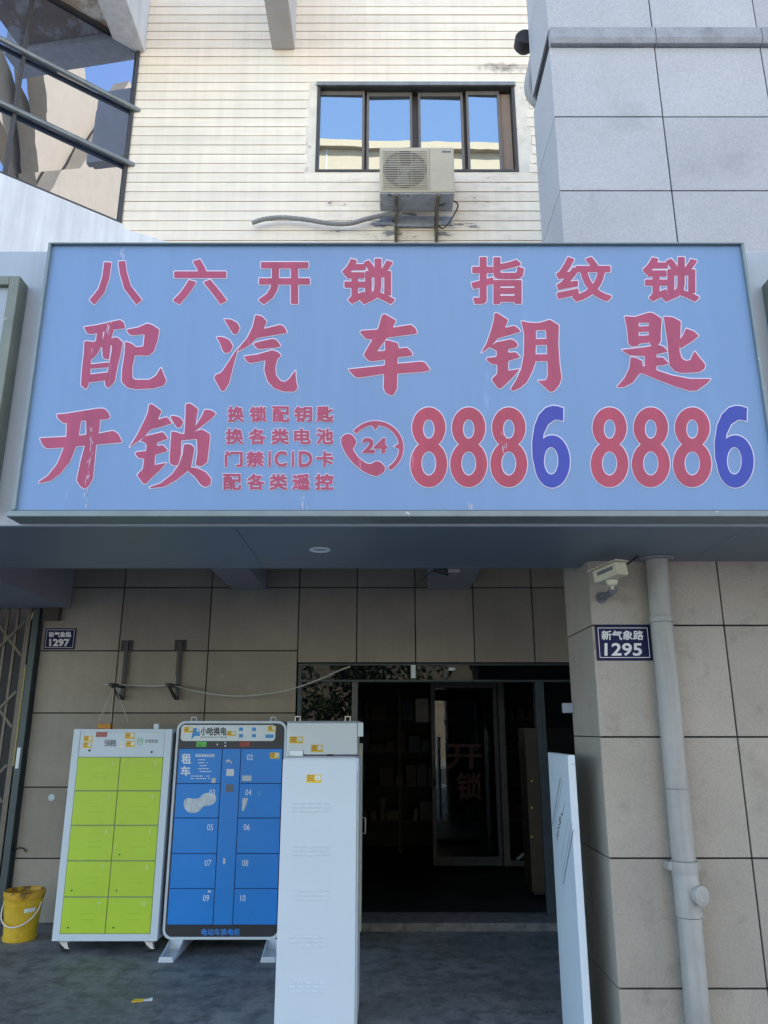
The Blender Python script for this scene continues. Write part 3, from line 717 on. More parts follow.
for i in range(4): gri.box(gx-.21+i*.14-.003, gx-.21+i*.14+.003, AY-.0148, AY-.0115, gz-.23, gz+.23)
gri.build('fan_grille', 'ac_white', T_)
box('side_panel_seam', 'ac_dark', T_, AX0+.53, AX0+.533, AY-.001, AY-.0002, AZ0+.02, AZ1-.02)
pxbox('badge', 'ink_grey', T_, 442,150.8,451,152.6, AY, .001)
box('base_plate', 'tray', T_, AX0+.01, AX1-.01, AY+.01, AY+.285, AZ0-.014, AZ0-.001, .003)
for x in (AX0+.16, AX0+.60):
    b_ = MB(); b_.box(x,x+.035,AY+.0,DU-.012,AZ0-.045,AZ0-.0145); b_.box(x+.0005,x+.0345,DU-.045,DU-.012,AZ0-.40,AZ0-.046)
    b_.hexa([(x+.004,AY+.10,AZ0-.046),(x+.03,AY+.10,AZ0-.046),(x+.03,AY+.13,AZ0-.046),(x+.004,AY+.13,AZ0-.046),(x+.004,DU-.07,AZ0-.36),(x+.03,DU-.07,AZ0-.36),(x+.03,DU-.046,AZ0-.36),(x+.004,DU-.046,AZ0-.36)])
    b_.build('bracket', 'gate_metal', T_, .002)
mb = MB(); mb.box(AX0+.0, AX1-.0, DU-.03, DU-.011, AZ0-.085, AZ0+.02); mb.box(AX0+.15,AX1-.2,DU-.05,DU-.031,AZ0-.12,AZ0-.09)
mb.build('rear_tray', 'tray', T_, .003)
hp = [(398,213),(385,215),(368,218.5),(350,223.5),(330,223.5),(305,219.5),(283,217.5),(265,219),(252,223)]
path = smooth_path([U(x,y,7.2 if i else 7.12) for i, (x, y) in enumerate(hp)], 8)
MB().tube(path, [.024+.0025*(i%2) for i in range(len(path))], 10).build('drain_hose', 'hose', T_, smooth=True)
MB().tube(smooth_path([(AX1-.02,AY+.15,AZ0+.02),(AX1+.05,AY+.2,AZ0-.0),(AX1+.0,AY+.26,AZ0-.1),(AX1-.1,AY+.3,AZ0-.22),(AX1-.16,AY+.35,AZ0-.14)],5), .008, 6).build('cord', 'black', T_, smooth=True)

# ------------------------------------------------------------------ shop entrance
E_ = thing('shop_entrance', (.4, DW, 0), 'dark glazed shop entrance with a bluish header and aluminium door frames', 'entrance')
zt = UZ(663,DW)-.004; zb = UZ(682,DW)
box('header', 'post_dark', E_, -.81, 2.5, DW-.01, DW+.06, zb, zt, .003)
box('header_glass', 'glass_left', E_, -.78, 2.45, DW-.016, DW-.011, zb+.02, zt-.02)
box('frame_post', 'post_dark', E_, -.81,-.77, DW-.012, DW+.05, .0, zb-.001, .003)
box('frame_post', 'post_grey', E_, -.30,-.245, DW-.012, DW+.05, .07, zb-.001, .003)
box('frame_post', 'post_dark', E_, UX(535,680,DW), UX(543,680,DW), DW-.012, DW+.05, .07, zb-.001, .003)
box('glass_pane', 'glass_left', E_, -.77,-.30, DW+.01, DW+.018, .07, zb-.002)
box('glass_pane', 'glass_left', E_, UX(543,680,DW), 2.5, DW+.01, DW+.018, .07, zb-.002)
box('step', 'step', E_, -.82, 2.5, 7.085, DW+.08, .0, .068, .008)
DI = 9.85; zi = UZ(683,DI)
dx0, dx1 = UX(432,780,DI), UX(500,780,DI)
d = box('door_leaf', 'glass_shop', E_, dx0+.05, dx1-.05, DI+.012, DI+.02, .17, zi-.06)
mb = MB(); mb.box(dx0,dx0+.05,DI,DI+.04,.072,zi); mb.box(dx1-.05,dx1,DI,DI+.04,.072,zi); mb.box(dx0+.05,dx1-.05,DI,DI+.04,.072,.17); mb.box(dx0+.05,dx1-.05,DI,DI+.04,zi-.06,zi)
mb.build('door_frame', 'post_dark', d, .002)
l = text('door_lettering', 'red_text', d, '开', 446,744,482,769, DI+.008, .6)
text('door_lettering', 'red_text', d, '锁', 456,772,482,800, DI+.008, .6)
MB().tube([(dx0+.03,DI-.05,.95),(dx0+.03,DI-.05,1.35)], .012, 8).build('door_handle', 'chrome', d, smooth=True)
box('frame_post', 'post_grey', E_, dx1+.01, dx1+.085, DI-.02, DI+.05, .07, 2.9)
box('frame_post', 'post_dark', E_, dx1+.45, dx1+.50, DI-.02, DI+.05, .07, 2.9)
box('inner_rail', 'post_dark', E_, dx1+.086, dx1+.449, DI-.01, DI+.04, .07, .13)
box('inner_header', 'post_dark', E_, -2, dx1+.009, DI-.01, DI+.04, zi+.002, zi+.05)
MB().hexa([(dx1+.14,DI-.06,.16),(dx1+.17,DI-.06,.14),(dx1+.17,DI-.03,.14),(dx1+.14,DI-.03,.16),(dx1+.42,DI-.06,.36),(dx1+.45,DI-.06,.34),(dx1+.45,DI-.03,.34),(dx1+.42,DI-.03,.36)]).build('door_stay', 'steel_band', E_)
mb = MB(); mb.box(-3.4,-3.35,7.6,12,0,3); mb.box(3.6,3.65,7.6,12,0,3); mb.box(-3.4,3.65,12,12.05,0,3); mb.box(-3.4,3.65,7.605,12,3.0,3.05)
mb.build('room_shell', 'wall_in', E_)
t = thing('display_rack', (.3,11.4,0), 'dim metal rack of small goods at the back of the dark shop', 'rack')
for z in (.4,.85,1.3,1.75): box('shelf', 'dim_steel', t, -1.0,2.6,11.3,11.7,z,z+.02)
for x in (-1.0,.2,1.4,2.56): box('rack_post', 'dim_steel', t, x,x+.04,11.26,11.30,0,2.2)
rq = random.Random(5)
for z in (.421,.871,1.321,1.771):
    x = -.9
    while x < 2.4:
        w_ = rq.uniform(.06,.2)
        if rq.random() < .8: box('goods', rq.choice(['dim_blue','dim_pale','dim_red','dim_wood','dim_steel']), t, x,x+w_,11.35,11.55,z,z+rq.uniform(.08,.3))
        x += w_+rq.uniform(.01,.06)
t = box('paper_notice', 'dim_pale', None, .37,.52, 9.3,9.31, 1.70,1.97); tag(t, 'pale paper notice hanging in the dark doorway', 'notice')
t = thing('wooden_cabinet', (1.75,8.3,.02), 'dark brown wooden cabinet with small brass knobs behind the shop glass', 'cabinet')
box('body', 'wood_dark', t, UX(527,780,8.2), 2.3, 8.2, 8.6, .1, UZ(728,8.2), .004)
for y in (781,808,837): MB().lathe((UX(532,y,8.17),8.185,UZ(y,8.17)), [(0,-.012),(.009,-.010),(.009,.012),(0,.012)], 10, 'Y').build('knob', 'sticker', t, smooth=True)
box('base', 'black', t, UX(527,780,8.2)+.02, 2.28, 8.22, 8.58, .07, .1)
t = box('lamp_reflection', 'poster_white', None, UX(411,672,DW-.03), UX(415.5,672,DW-.03), DW-.03, DW-.02, UZ(678,DW-.03), UZ(665,DW-.03)); tag(t, 'small white block standing in for a lamp reflection on the header above the entrance', 'reflection')  # white block put in for a small lamp mirrored in the header
t = thing('security_camera', (UX(452,668,DW-.1),DW-.1,UZ(668,DW-.1)), 'small white dome camera on the header above the shop entrance', 'camera')
p_ = Vector(t.location)
MB().lathe(p_, [(0,-.03),(.02,-.024),(.03,-.008),(.03,0),(0,0)], 16).build('dome', 'poster_white', t, smooth=True)
MB().tube([p_+Vector((0,0,-.005)), p_+Vector((-.03,.09,-.015))], .008, 8).build('arm', 'poster_white', t)

# ------------------------------------------------------------------ folding gate at far left
GT = thing('folding_gate', (-3.5,DW-.05,0), 'folded steel lattice gate with yellow scraped edge at the far left', 'gate')
gz1 = EYE+1.115
box('gate_post', 'gate_post', GT, -3.345,-3.285, DW-.09, DW-.02, .0, gz1, .003)
box('yellow_strip', 'gate_yellow', GT, -3.362,-3.348, DW-.092, DW-.07, 1.3, 2.2)
box('edge_channel', 'gate_metal', GT, -3.41,-3.364, DW-.08, DW-.03, .0, gz1)
for k in range(10):
    x = -3.50-k*.095
    box('gate_bar', 'gate_metal', GT, x-.012, x+.012, DW-.07, DW-.05, .02, gz1)
mb = MB()
for k in range(-1,6):
    for zc in (.5,1.15,1.8,2.45):
        x = -3.42-k*.14*1.0
        for sx_ in (1,-1):
            if k % 2 == 0:
                a = Vector((x, DW-.0755 if sx_ > 0 else DW-.0815, zc-.16*sx_)); b = Vector((x-.28, DW-.0755 if sx_ > 0 else DW-.0815, zc+.16*sx_))
                n_ = Vector((.16*sx_,0,.14)).normalized()*.011
                mb.hexa([a-n_, a+n_, a+n_+Vector((0,.004,0)), a-n_+Vector((0,.004,0)), b-n_, b+n_, b+n_+Vector((0,.004,0)), b-n_+Vector((0,.004,0))])
mb.build('gate_lattice', 'gate_metal', GT)
box('gate_backing', 'black', B, -6,-3.28, DW+.35, DW+.4, 0, 3.4)
box('white_label', 'poster_white', GT, -3.335,-3.305, DW-.0925, DW-.0902, 1.28,1.46)

# ------------------------------------------------------------------ lockers
def sticker(parent, x0, y0, x1, y1, D):
    """yellow advert sticker: orange heading block, pale photo, tiny type rows"""
    ym = (y0+y1)/2; X0, X1, Z0, Z1 = UX(x0,ym,D), UX(x1,ym,D), UZ(y1,D), UZ(y0,D)
    s = box('sticker', 'sticker', parent, X0, X1, D-.0012, D-.0002, Z0, Z1)
    w_, h_ = X1-X0, Z1-Z0
    box('sticker_print', 'sticker_pale', s, X0+w_*.56, X1-w_*.06, D-.0018, D-.0013, Z0+h_*.3, Z1-h_*.12)
    mb = MB()
    for i, (a, b) in enumerate(((.06,.5),(.06,.46),(.06,.5))): mb.box(X0+w_*a, X0+w_*b, D-.0018, D-.0013, Z1-h_*(.22+.26*i), Z1-h_*(.12+.26*i))
    mb.build('sticker_print', 'ink_red', s)
    return s

# green charging locker
LD = 6.46; LX0, LX1, LZ0, LZ1 = -2.508, -1.712, .082, 1.622
L1 = thing('charging_locker', ((LX0+LX1)/2, LD+.25, 0), 'white battery locker with ten lime green doors on casters', 'locker')
box('cabinet_body', 'cab_white', L1, LX0, LX1, LD+.004, LD+.50, LZ0, LZ1, .006)
mb = MB()
fx0, fx1, fz0, fz1 = LX0+.055, LX1-.055, UZ(934,LD), UZ(757,LD)
mb.box(LX0, fx0, LD-.004, LD+.0035, LZ0, LZ1); mb.box(fx1, LX1, LD-.004, LD+.0035, LZ0, LZ1)
mb.box(fx0, fx1, LD-.004, LD+.0035, LZ0, fz0); mb.box(fx0, fx1, LD-.004, LD+.0035, LZ1-.022, LZ1)
mb.build('front_frame', 'cab_white', L1, .002)
box('side_panel', 'cab_side', L1, LX1+.0005, LX1+.004, LD+.03, LD+.47, LZ0+.03, LZ1-.03)
box('door_recess', 'locker_gap', L1, fx0, fx1, LD+.001, LD+.0036, fz0, fz1)
hp_ = box('header_panel', 'cab_white', L1, fx0+.004, fx1-.004, LD-.002, LD+.003, fz1+.004, LZ1-.026, .001)
rowsz = [fz1-(fz1-fz0)*i/5 for i in range(6)]; mid = (fx0+fx1)/2
nxy = [(92,763),(153,764),(102.5,797),(152,798),(100,0),(0,0)]
n = 1
for r in range(5):
    for c_ in range(2):
        a, b = ((fx0, mid) if c_ == 0 else (mid, fx1)); z0, z1_ = rowsz[r+1], rowsz[r]
        dd = box('locker_door', 'green', L1, a+.003, b-.003, LD-.006, LD+.0008, z0+.004, z1_-.004, .002)
        # number, drawn on the door in its own plane
        ps, ax, bx, ay, by = glyphs(str(n)); h_ = .034; s = h_/(by-ay)
        mb = MB()
        for p in ps: mb.poly([(b-.055+(q_[0]-bx)*s*.8, LD-.0068, z1_-.028-h_+(q_[1]-ay)*s) for q_ in p])
        mb.build('door_number', 'num_pale', dd)
        mb = MB(); cx_ = (a+b)/2+.02
        for zz in (.075,.115): mb.box(cx_-.055+.004*(zz > .1), cx_+.055, LD-.0105, LD-.0062, z0+zz+.02, z0+zz+.026)
        mb.build('vent_slot', 'green', dd, .001)
        MB().lathe((a+.06,LD-.0065,z0+.045), [(0,-.003),(.006,-.003),(.006,0),(0,0)], 10, 'Y').build('keyhole', 'ink', dd) if n > 5 else None
        n += 1
for x0, y0, x1, y1 in ((83.8,735.8,93,741.5),(83,742.3,92,748.2),(125,732.8,134.8,739),(126,741,135,747)): sticker(L1, x0,y0,x1,y1, LD-.002)
pxbox('sticker', 'pale_red', L1, 96,731,107.2,737, LD-.002, .0012)
text('header_print', 'ink_grey', L1, '扫码使用', 104.5,739.5,116,746.5, LD-.003, .15)
pxbox('sticker', 'sticker_pale', L1, 118.5,741,124,748, LD-.002, .001)
lg = ring(138.3,740.4,1.4,2.2,138.3,740.4,.8,1.5)+ring(141.6,740.4,1.4,2.2,141.6,740.4,.8,1.5)+[ellipse(140,741.5,3.4,3.6,200,340,12)+ellipse(140,741.5,2.9,3.0,200,340,12)[::-1]]
flat('header_emblem', 'ink_green', L1, lg, LD-.003)
text('header_print', 'ink_grey', L1, '好易科技', 145,739.3,158,743, LD-.003, .05)
for x, y in ((89.5,750.5),(151.8,752)):
    MB().lathe((UX(x,y,LD), LD-.0025, UZ(y,LD)), [(0,-.004),(.009,-.003),(.009,0),(0,0)], 12, 'Y').build('lock', 'ink', L1)
box('top_bracket', 'cab_white', L1, LX1-.16, LX1-.12, LD+.02, LD+.05, LZ1+.001, LZ1+.04)
for x in (LX0+.075, LX1-.075):
    for y in (LD+.06, LD+.44):
        cs = box('caster', 'chrome', L1, x-.035, x+.035, y-.03, y+.03, LZ0-.012, LZ0-.001, .002)
        mb = MB(); mb.prism([(x-.03,y-.028,LZ0-.013),(x+.03,y-.028,LZ0-.013),(x+.04,y-.024,.03),(x+.05,y-.022,.018),(x+.02,y-.022,.02),(x-.01,y-.024,.045)], (0,.003,0)); mb.prism([(x-.03,y+.01,LZ0-.013),(x+.03,y+.01,LZ0-.013),(x+.04,y+.01,.03),(x+.02,y+.01,.02),(x-.01,y+.01,.045)], (0,.003,0))
        mb.build('caster_fork', 'wire_white', cs)
        MB().lathe((x+.005,y-.006,.034), [(0,-.013),(.028,-.013),(.034,-.007),(.034,.007),(.028,.013),(0,.013)], 20, 'Y').build('wheel', 'rubber', cs, smooth=True)

# blue rental locker
BD = 6.50; BX0, BX1, BZ0, BZ1 = -1.685, -.79, .085, 1.685
L2 = thing('rental_locker', ((BX0+BX1)/2, BD+.25, 0), 'blue battery swap locker with numbered doors, black header and white rim', 'locker')
def rrect(x0, x1, z0, z1, r, y, n=6):
    out = []
    for cx_, cz_, a0 in ((x1-r,z1-r,0),(x0+r,z1-r,90),(x0+r,z0+r,180),(x1-r,z0+r,270)):
        for k in range(n+1):
            a = math.radians(a0+90*k/n); out.append((cx_+r*math.cos(a), y, cz_+r*math.sin(a)))
    return out
MB().prism(rrect(BX0,BX1,BZ0,BZ1,.07,BD), (0,.50,0)).build('cabinet_shell', 'cab_white', L2, .006)
rim = MB(); o_ = rrect(BX0,BX1,BZ0,BZ1,.07,BD-.012); i_ = rrect(BX0+.018,BX1-.018,BZ0+.018,BZ1-.018,.056,BD-.012)
for k in range(len(o_)):
    j = (k+1) % len(o_); f = lambda p, dy: (p[0], p[1]+dy, p[2])
    rim.hexa([o_[k], o_[j], i_[j], i_[k], f(o_[k],.0115), f(o_[j],.0115), f(i_[j],.0115), f(i_[k],.0115)])
rim.build('rim', 'cab_white', L2)
MB().prism(rrect(BX0+.019,BX1-.019,BZ0+.019,BZ1-.019,.056,BD-.006), (0,.0055,0)).build('front_panel', 'header_black', L2)
bz = [UZ(y,BD-.012) for y in (748.5,783.5,818,853.5,888.5,925)]
bx = [BX0+.028, UX(218.5,850,BD)-.012, UX(240,850,BD)-.012, BX1-.028]
bxa, bxb = UX(217,850,BD-.01), UX(236.3,850,BD-.01)
box('door_recess', 'blue_gap', L2, bx[0], bx[3], BD-.0075, BD-.0061, bz[5], bz[0])
strip = box('centre_strip', 'blue', L2, bxa+.003, bxb-.003, BD-.012, BD-.0076, bz[5]+.002, bz[0]-.002, .001)
def door_text(dd, s, x, z, h, y, mname='text_white', wide=.8, bold=0, right=False):
    ps, ax, bx_, ay, by = glyphs(s); sc2 = h/(by-ay)
    mb = MB()
    for p in ps: mb.poly([(x+(q_[0]-(bx_ if right else ax))*sc2*wide, y, z+(q_[1]-ay)*sc2) for q_ in p])
    return mb.build('door_number', mname, dd)
n = 1
for r in range(5):
    for c_ in range(2):
        a, b = ((bx[0], bxa) if c_ == 0 else (bxb, bx[3])); z0, z1_ = bz[r+1], bz[r]
        dd = box('locker_door', 'blue', L2, a+.003, b-.003, BD-.012, BD-.0076, z0+.003, z1_-.003, .002)
        if n > 1: door_text(dd, f'{n:02d}', (b-.04) if c_ == 0 else (a+.05), z1_-.09, .045, BD-.0128, right=(c_ == 0))
        n += 1
FD = BD-.013
text('door_text', 'text_white', L2, '租', 181.5,753.5,191,764, FD, .3); text('door_text', 'text_white', L2, '车', 180.5,766,190.5,776, FD, .3)
mb = MB()
for (x0,y0,x1,y1) in ((195.5,754,215,757),(198,759.3,206,760.3),(198,762.3,208,763.3),(198,765.2,207,766.2),(198,768.2,209,769.2),(198,771,212,772),(191,775.6,210,776.5),(191,778,210,779)):
    n_ = max(3, int((x1-x0)/1.6)); 
    for i in range(n_):
        if random.random() < .12: continue
        xa = x0+(x1-x0)*i/n_; xb = xa+(x1-x0)/n_*.7
        A_, B_ = U(xa,y1,FD), U(xb,y0,FD); mb.box(A_.x, B_.x, FD-.0006, FD, A_.z, B_.z)
mb.build('door_print', 'text_white', L2)
# banner in the header
hd = BD-.0065
bn = MB().prism([(p[0], hd-.001, p[2]) for p in rrect(UX(181,733,hd),UX(275.3,733,hd),UZ(741,hd),UZ(725,hd),.028,0)], (0,.0008,0)).build('header_banner', 'poster_white', L2)
BDN = hd-.0016
text('banner_text', 'ink', bn, '小哈换电', 200.5,727,226.5,735.5, BDN, .22)
text('banner_text', 'ink_grey', bn, '智能换电出行服务', 200.5,736.3,227,738.2, BDN, 0)
flat('banner_print', 'ink_blue', bn, [[(191,739.5),(193.5,728),(197,728),(196.5,732),(198.5,731.5),(199,727.5),(200,736),(195,736)]], BDN)
for x0,y0,x1,y1 in ((239,727.5,243,731),(252,727.5,256,731),(239,734,243,737.5),(252,734,256,737.5),(265.5,734.5,273.5,738)): pxbox('banner_print', 'ink_blue', bn, x0,y0,x1,y1, hd-.001, .0006)
for x0,y0,x1,y1 in ((184,727,193,732.5),(227,731,235.5,736),(268,726,276,731.5),(270,752.5,279.5,758.5)): sticker(L2, x0,y0,x1,y1, (FD if y0 > 745 else hd-.0025))
for x0,y0,x1,y1,mm in ((196.5,741.7,206.5,747,'ink_green'),(239.5,741.7,250,746.5,'ink_red'),(216.8,743.7,218,745.2,'text_white'),(224.6,742,226,743.5,'text_white'),(224.6,745.2,226,746.7,'text_white')): pxbox('indicator', mm, L2, x0,y0,x1,y1, hd, .0015)
for x0,y0,x1,y1,mm in ((226.5,769,234,776,'sticker_pale'),(226,784.5,233.5,792,'ink_grey'),(242,775.5,251.5,781,'residue'),(211.5,778,215.5,783,'residue'),(257.5,791,262,795.5,'ink_blue'),(223,858,225.3,864,'residue'),(208,890.5,211,892.5,'residue')): pxbox('sticker', mm, L2, x0,y0,x1,y1, FD, .0012)
flat('sticker', 'residue', L2, [[(242.5,798),(248,798),(246.5,804),(243.5,811),(242,811)]], FD)
flat('sticker', 'residue', L2, [[(225.5,761),(229,759),(232.5,763),(231,763.5),(229,761),(227,763)]], FD)
# patch of glue residue left on door 03
flat('glue_residue', mat('glue', (.55,.62,.66), .7, 25, .25), L2, [soften([(184,800),(188,797.5),(194,799),(200,798),(203,793.5),(211,792.5),(216,795),(216,802),(211,805.5),(203,806),(200,811),(193,813.5),(187,812),(183.5,806)],3)], FD)
text('footer_text', 'glow_blue', L2, '电动车换电柜', 201.5,928.6,240,935.5, hd-.001, .1)
for x in (BX0+.12, BX1-.12): MB().tube([(x-.02,BD+.05,BZ1),(x-.02,BD+.05,BZ1+.03),(x+.02,BD+.05,BZ1+.03),(x+.02,BD+.05,BZ1)], .006, 6).build('lifting_eye', 'cab_white', L2)
for x in (-1.577, -.838):
    ft = MB(); xa, xb = x-.055, x+.055
    ft.box(xa,xb,6.22,6.98,.0,.012); ft.prism([(xa,6.22,.0125),(xa,BD+.02,.083),(xa,6.95,.083),(xa,6.97,.0125)], (.006,0,0)); ft.prism([(xb-.006,6.22,.0125),(xb-.006,BD+.02,.083),(xb-.006,6.95,.083),(xb-.006,6.97,.0125)], (.006,0,0))
    ft.box(xa+.0065,xb-.0065,6.22,6.228,.0125,.035); ft.box(xa+.0065,xb-.0065,BD+.01,BD+.018,.0125,.084)
    ft.build('foot', 'cab_white', L2, .001)

# rear white cabinet
RD = 6.38; RX0, RX1, RZ1 = -.775, -.212, UZ(721,6.38)
L3 = thing('white_cabinet', ((RX0+RX1)/2, RD+.3, 0), 'taller white steel cabinet with two yellow stickers behind the narrow one', 'cabinet')
box('cabinet_body', 'cab_white_lifted', L3, RX0, RX1, RD, RD+.52, .07, RZ1-.012, .008)
box('top_cap', 'cab_side', L3, RX0-.004, RX1+.02, RD-.006, RD+.54, RZ1-.0115, RZ1, .002)
box('side_door', 'camera_cream', L3, RX1+.003, RX1+.03, RD+.36, RD+.52, .08, RZ1-.18, .002)
box('side_hinge', 'cab_white_lifted', L3, RX1+.003, RX1+.045, RD+.0, RD+.05, RZ1-.12, RZ1-.013)
MB().tube([(RX1+.03,RD+.40,.92),(RX1+.06,RD+.38,.92),(RX1+.06,RD+.38,.80),(RX1+.03,RD+.40,.80)], .005, 6).build('side_handle', 'chrome', L3)
for x in (RX0+.08, RX1-.08): MB().tube([(x-.02,RD+.03,RZ1),(x-.02,RD+.03,RZ1+.035),(x+.02,RD+.03,RZ1+.035),(x+.02,RD+.03,RZ1)], .006, 6).build('lifting_eye', 'chrome', L3)
sticker(L3, 289.5,736.5,303,743.3, RD); sticker(L3, 311,744.8,323,752, RD)
for x in (RX0+.06, RX1-.06):
    for y in (RD+.06, RD+.46): MB().lathe((x,y,0), [(0,0),(.025,0),(.025,.012),(.012,.02),(.012,.069),(0,.069)], 12).build('foot', 'rubber', L3)

# front narrow white cabinet
FDp = 4.90; FX0, FX1, FZ1 = -.614, -.152, UZ(757.5,4.9)
L4 = thing('white_cabinet', ((FX0+FX1)/2, FDp+.25, 0), 'tall narrow white cabinet in front with rows of louvre slots and one yellow sticker', 'cabinet')
box('cabinet_body', 'cab_white', L4, FX0, FX1, FDp+.006, FDp+.46, .0, FZ1, .012)
fp = box('front_door', 'cab_white', L4, FX0+.0, FX1-.012, FDp, FDp+.0055, .03, FZ1-.012, .006)
box('door_seam', 'locker_gap', L4, FX1-.0115, FX1-.0085, FDp+.001, FDp+.0058, .03, FZ1-.08)
box('side_trim', 'cab_side', L4, FX1+.0005, FX1+.003, FDp+.05, FDp+.1, .05, FZ1-.12)
sticker(L4, 306.5,774.5,321.5,782.8, FDp)
for yc, tl in ((807.5,0),(851,0),(895,0),(941.5,0),(987,0)):
    mb = MB(); xc0, xc1 = UX(291.5 if yc < 920 else 288.5, yc, FDp), UX(331 if yc < 920 else 327.5, yc, FDp); w_ = (xc1-xc0)/5
    for i in range(5):
        for dz in (-.022,0,.022):
            x0 = xc0+i*w_; zc = UZ(yc,FDp)+dz
            mb.prism([(x0+.004,FDp-.0003,zc-.004),(x0+.004,FDp-.0055,zc-.003),(x0+.004,FDp-.0003,zc+.004)], (w_*.78,0,0))
    mb.build('louvre_row', 'cab_white', fp)
box('top_plate', 'cab_side', L4, FX0+.02, FX1-.02, FDp+.03, FDp+.40, FZ1+.0005, FZ1+.006)
t = pxbox('small_box', 'poster_white', None, 290,752.3,303,758, 5.02, .06, .003); t.location.z = FZ1+.0065; tag(t, 'small flat white box lying on top of the narrow white cabinet', 'box')
t = pxbox('phone', 'black', None, 326.5,755.2,333,757, 5.0, .05, .002); t.location.z = FZ1+.0065; tag(t, 'small black gadget lying on top of the narrow white cabinet', 'gadget')

# thin board by the pillar
SX0, SX1, SY0, SY1 = 1.003, 1.043, 4.40, 4.93
V = thing('advertising_board', ((SX0+SX1)/2, (SY0+SY1)/2, 0), 'thin upright white board with slanted black lines beside the stone pillar', 'board')
box('board', 'cab_white', V, SX0, SX1, SY0, SY1, 0, EYE-.135, .004)
box('edge_clip', 'cab_side', V, SX0+.02, SX1+.0005, SY0-.002, SY0-.0002, EYE-.185, EYE-.181)
mb = MB()
def bline(y0, z0, y1, z1, w_=.004):
    d_ = Vector((0, y1-y0, z1-z0)).normalized(); n_ = Vector((0,-d_.z,d_.y))*w_/2; a = Vector((SX0-.001,y0,z0)); b = Vector((SX0-.001,y1,z1))
    mb.poly([a-n_, b-n_, b+n_, a+n_])
ZT_ = EYE-.135
def by(px, py):      # where on the board's left face
    e = PITCH-math.atan((py-512)/FP); k = (px-384)/FP
    Y = SX0/(k*(cp+math.tan(e)*sp)); return Y, EYE+Y*math.tan(e)
for (a, b, c_, d_, w_) in ((560.5,777.5,552.5,825,.008),(562.5,781,554,830,.003),(573.5,829,563.2,884.5,.008),(572,823,562,876,.003),(568.5,818,561,861,.002),(565,803,562,816,.003)):
    y0, z0 = by(a,b); y1, z1 = by(c_,d_); bline(y0,z0,y1,z1,w_)
for i in range(16):
    t_ = i/15; px_ = 561.5-5*t_+random.uniform(-.8,.8); py_ = 814+25*t_
    y0, z0 = by(px_-.6, py_-1.2); y1, z1 = by(px_+.9, py_+1.3*random.choice((1,-.6))); bline(y0,z0,y1,z1,.006)
mb.build('board_print', 'ink', V)

# ------------------------------------------------------------------ bucket
bc = Vector((-2.925, 6.86, 0))
BK = thing('bucket', bc, 'dirty yellow plastic paint bucket with a white wire handle on the floor', 'bucket')
MB().lathe(bc, [(0.0000,.001),(0.1261,.001),(0.1305,.012),(0.1305,.03),(0.1244,.035),(0.1375,.25),(0.1479,.252),(0.1496,.262),(0.1427,.266),(0.1444,.285),(0.1531,.288),(0.1549,.30),(0.1479,.305),(0.1505,.33),(0.1566,.335),(0.1575,.352),(0.1514,.358),(0.1444,.35),(0.1392,.20),(0.1201,.03),(0.0000,.025)], 40).build('pail', 'bucket', BK, smooth=True)
MB().lathe(bc, [(0.1518,.3035),(0.1588,.334),(0.1601,.353),(0.1518,.3605),(0.1418,.352),(0.1383,.26),(0.1353,.26),(0.1418,.356),(0.1518,.3645),(0.1618,.355),(0.1610,.333)], 40).build('rim', 'bucket_rim', BK, smooth=True)
hpts = [bc+Vector((.150*math.cos(a), -.150*abs(math.sin(a))-.012, .275-.155*math.sin(a)**.8 if math.sin(a) > 0 else .275)) for a in [math.radians(k) for k in range(0,181,12)]]
MB().tube(hpts, .005, 8).build('handle', 'wire_white', BK, smooth=True)
mb = MB(); 
for k in range(6):
    a0, a1 = math.radians(-62+k*6), math.radians(-56+k*6)
    mb.poly([bc+Vector((.1395*math.cos(a0),.1395*math.sin(a0),.215)), bc+Vector((.1395*math.cos(a1),.1395*math.sin(a1),.215)), bc+Vector((.1415*math.cos(a1),.1415*math.sin(a1),.245)), bc+Vector((.1415*math.cos(a0),.1415*math.sin(a0),.245))])
mb.build('label_patch', 'poster_white', BK)

# ------------------------------------------------------------------ old brackets, cables, hook on the back wall
WY = DW-.027
for (x0, xm, y0, lab) in ((119,125,640.5,'rusty black wall bracket nearer the folding gate, a cable resting on it'),(175,179,640,'rusty black wall bracket above the blue locker, a cable resting on it')):
    X = UX(xm,670,WY); zt_ = UZ(y0,WY); zb_ = UZ(700,WY)
    t = thing('wall_bracket', (X,WY,zb_), lab, 'bracket', 'old brackets on the tiled wall')
    box('head_plate', 'black', t, X-.055,X+.05, WY-.012, WY-.001, zt_-.10, zt_)
    box('upright', 'dark_steel', t, X-.014,X+.02, WY-.03, WY-.0125, zb_, zt_-.02)
    box('pale_edge', 'gate_metal', t, X+.021,X+.034, WY-.02, WY-.012, zb_+.22, zt_-.1) if x0 < 150 else box('pale_edge', 'gate_metal', t, X-.028,X-.015, WY-.02, WY-.012, zb_+.22, zt_-.1)
    za = UZ(685,WY)
    box('arm', 'dark_steel', t, X-.016,X+.014, WY-.36, WY-.031, za-.03, za)
    MB().hexa([(X-.012,WY-.31,za-.031),(X+.010,WY-.31,za-.031),(X+.010,WY-.27,za-.031),(X-.012,WY-.27,za-.031),(X-.012,WY-.05,zb_),(X+.010,WY-.05,zb_),(X+.010,WY-.031,zb_+.02),(X-.012,WY-.031,zb_+.02)]).build('brace', 'dark_steel', t)
cb = smooth_path([U(x,y,7.2) for x,y in ((104,684.5),(122,684.8),(150,686),(175,686.3),(200,692),(232,696),(262,694.5),(290,689.5),(318,680),(338,671),(350,666.5))], 6)
tag(MB().tube(cb, .0065, 6).build('cable', 'cable', smooth=True), 'thin pale cable sagging across the tiled wall to the entrance header', 'cable')
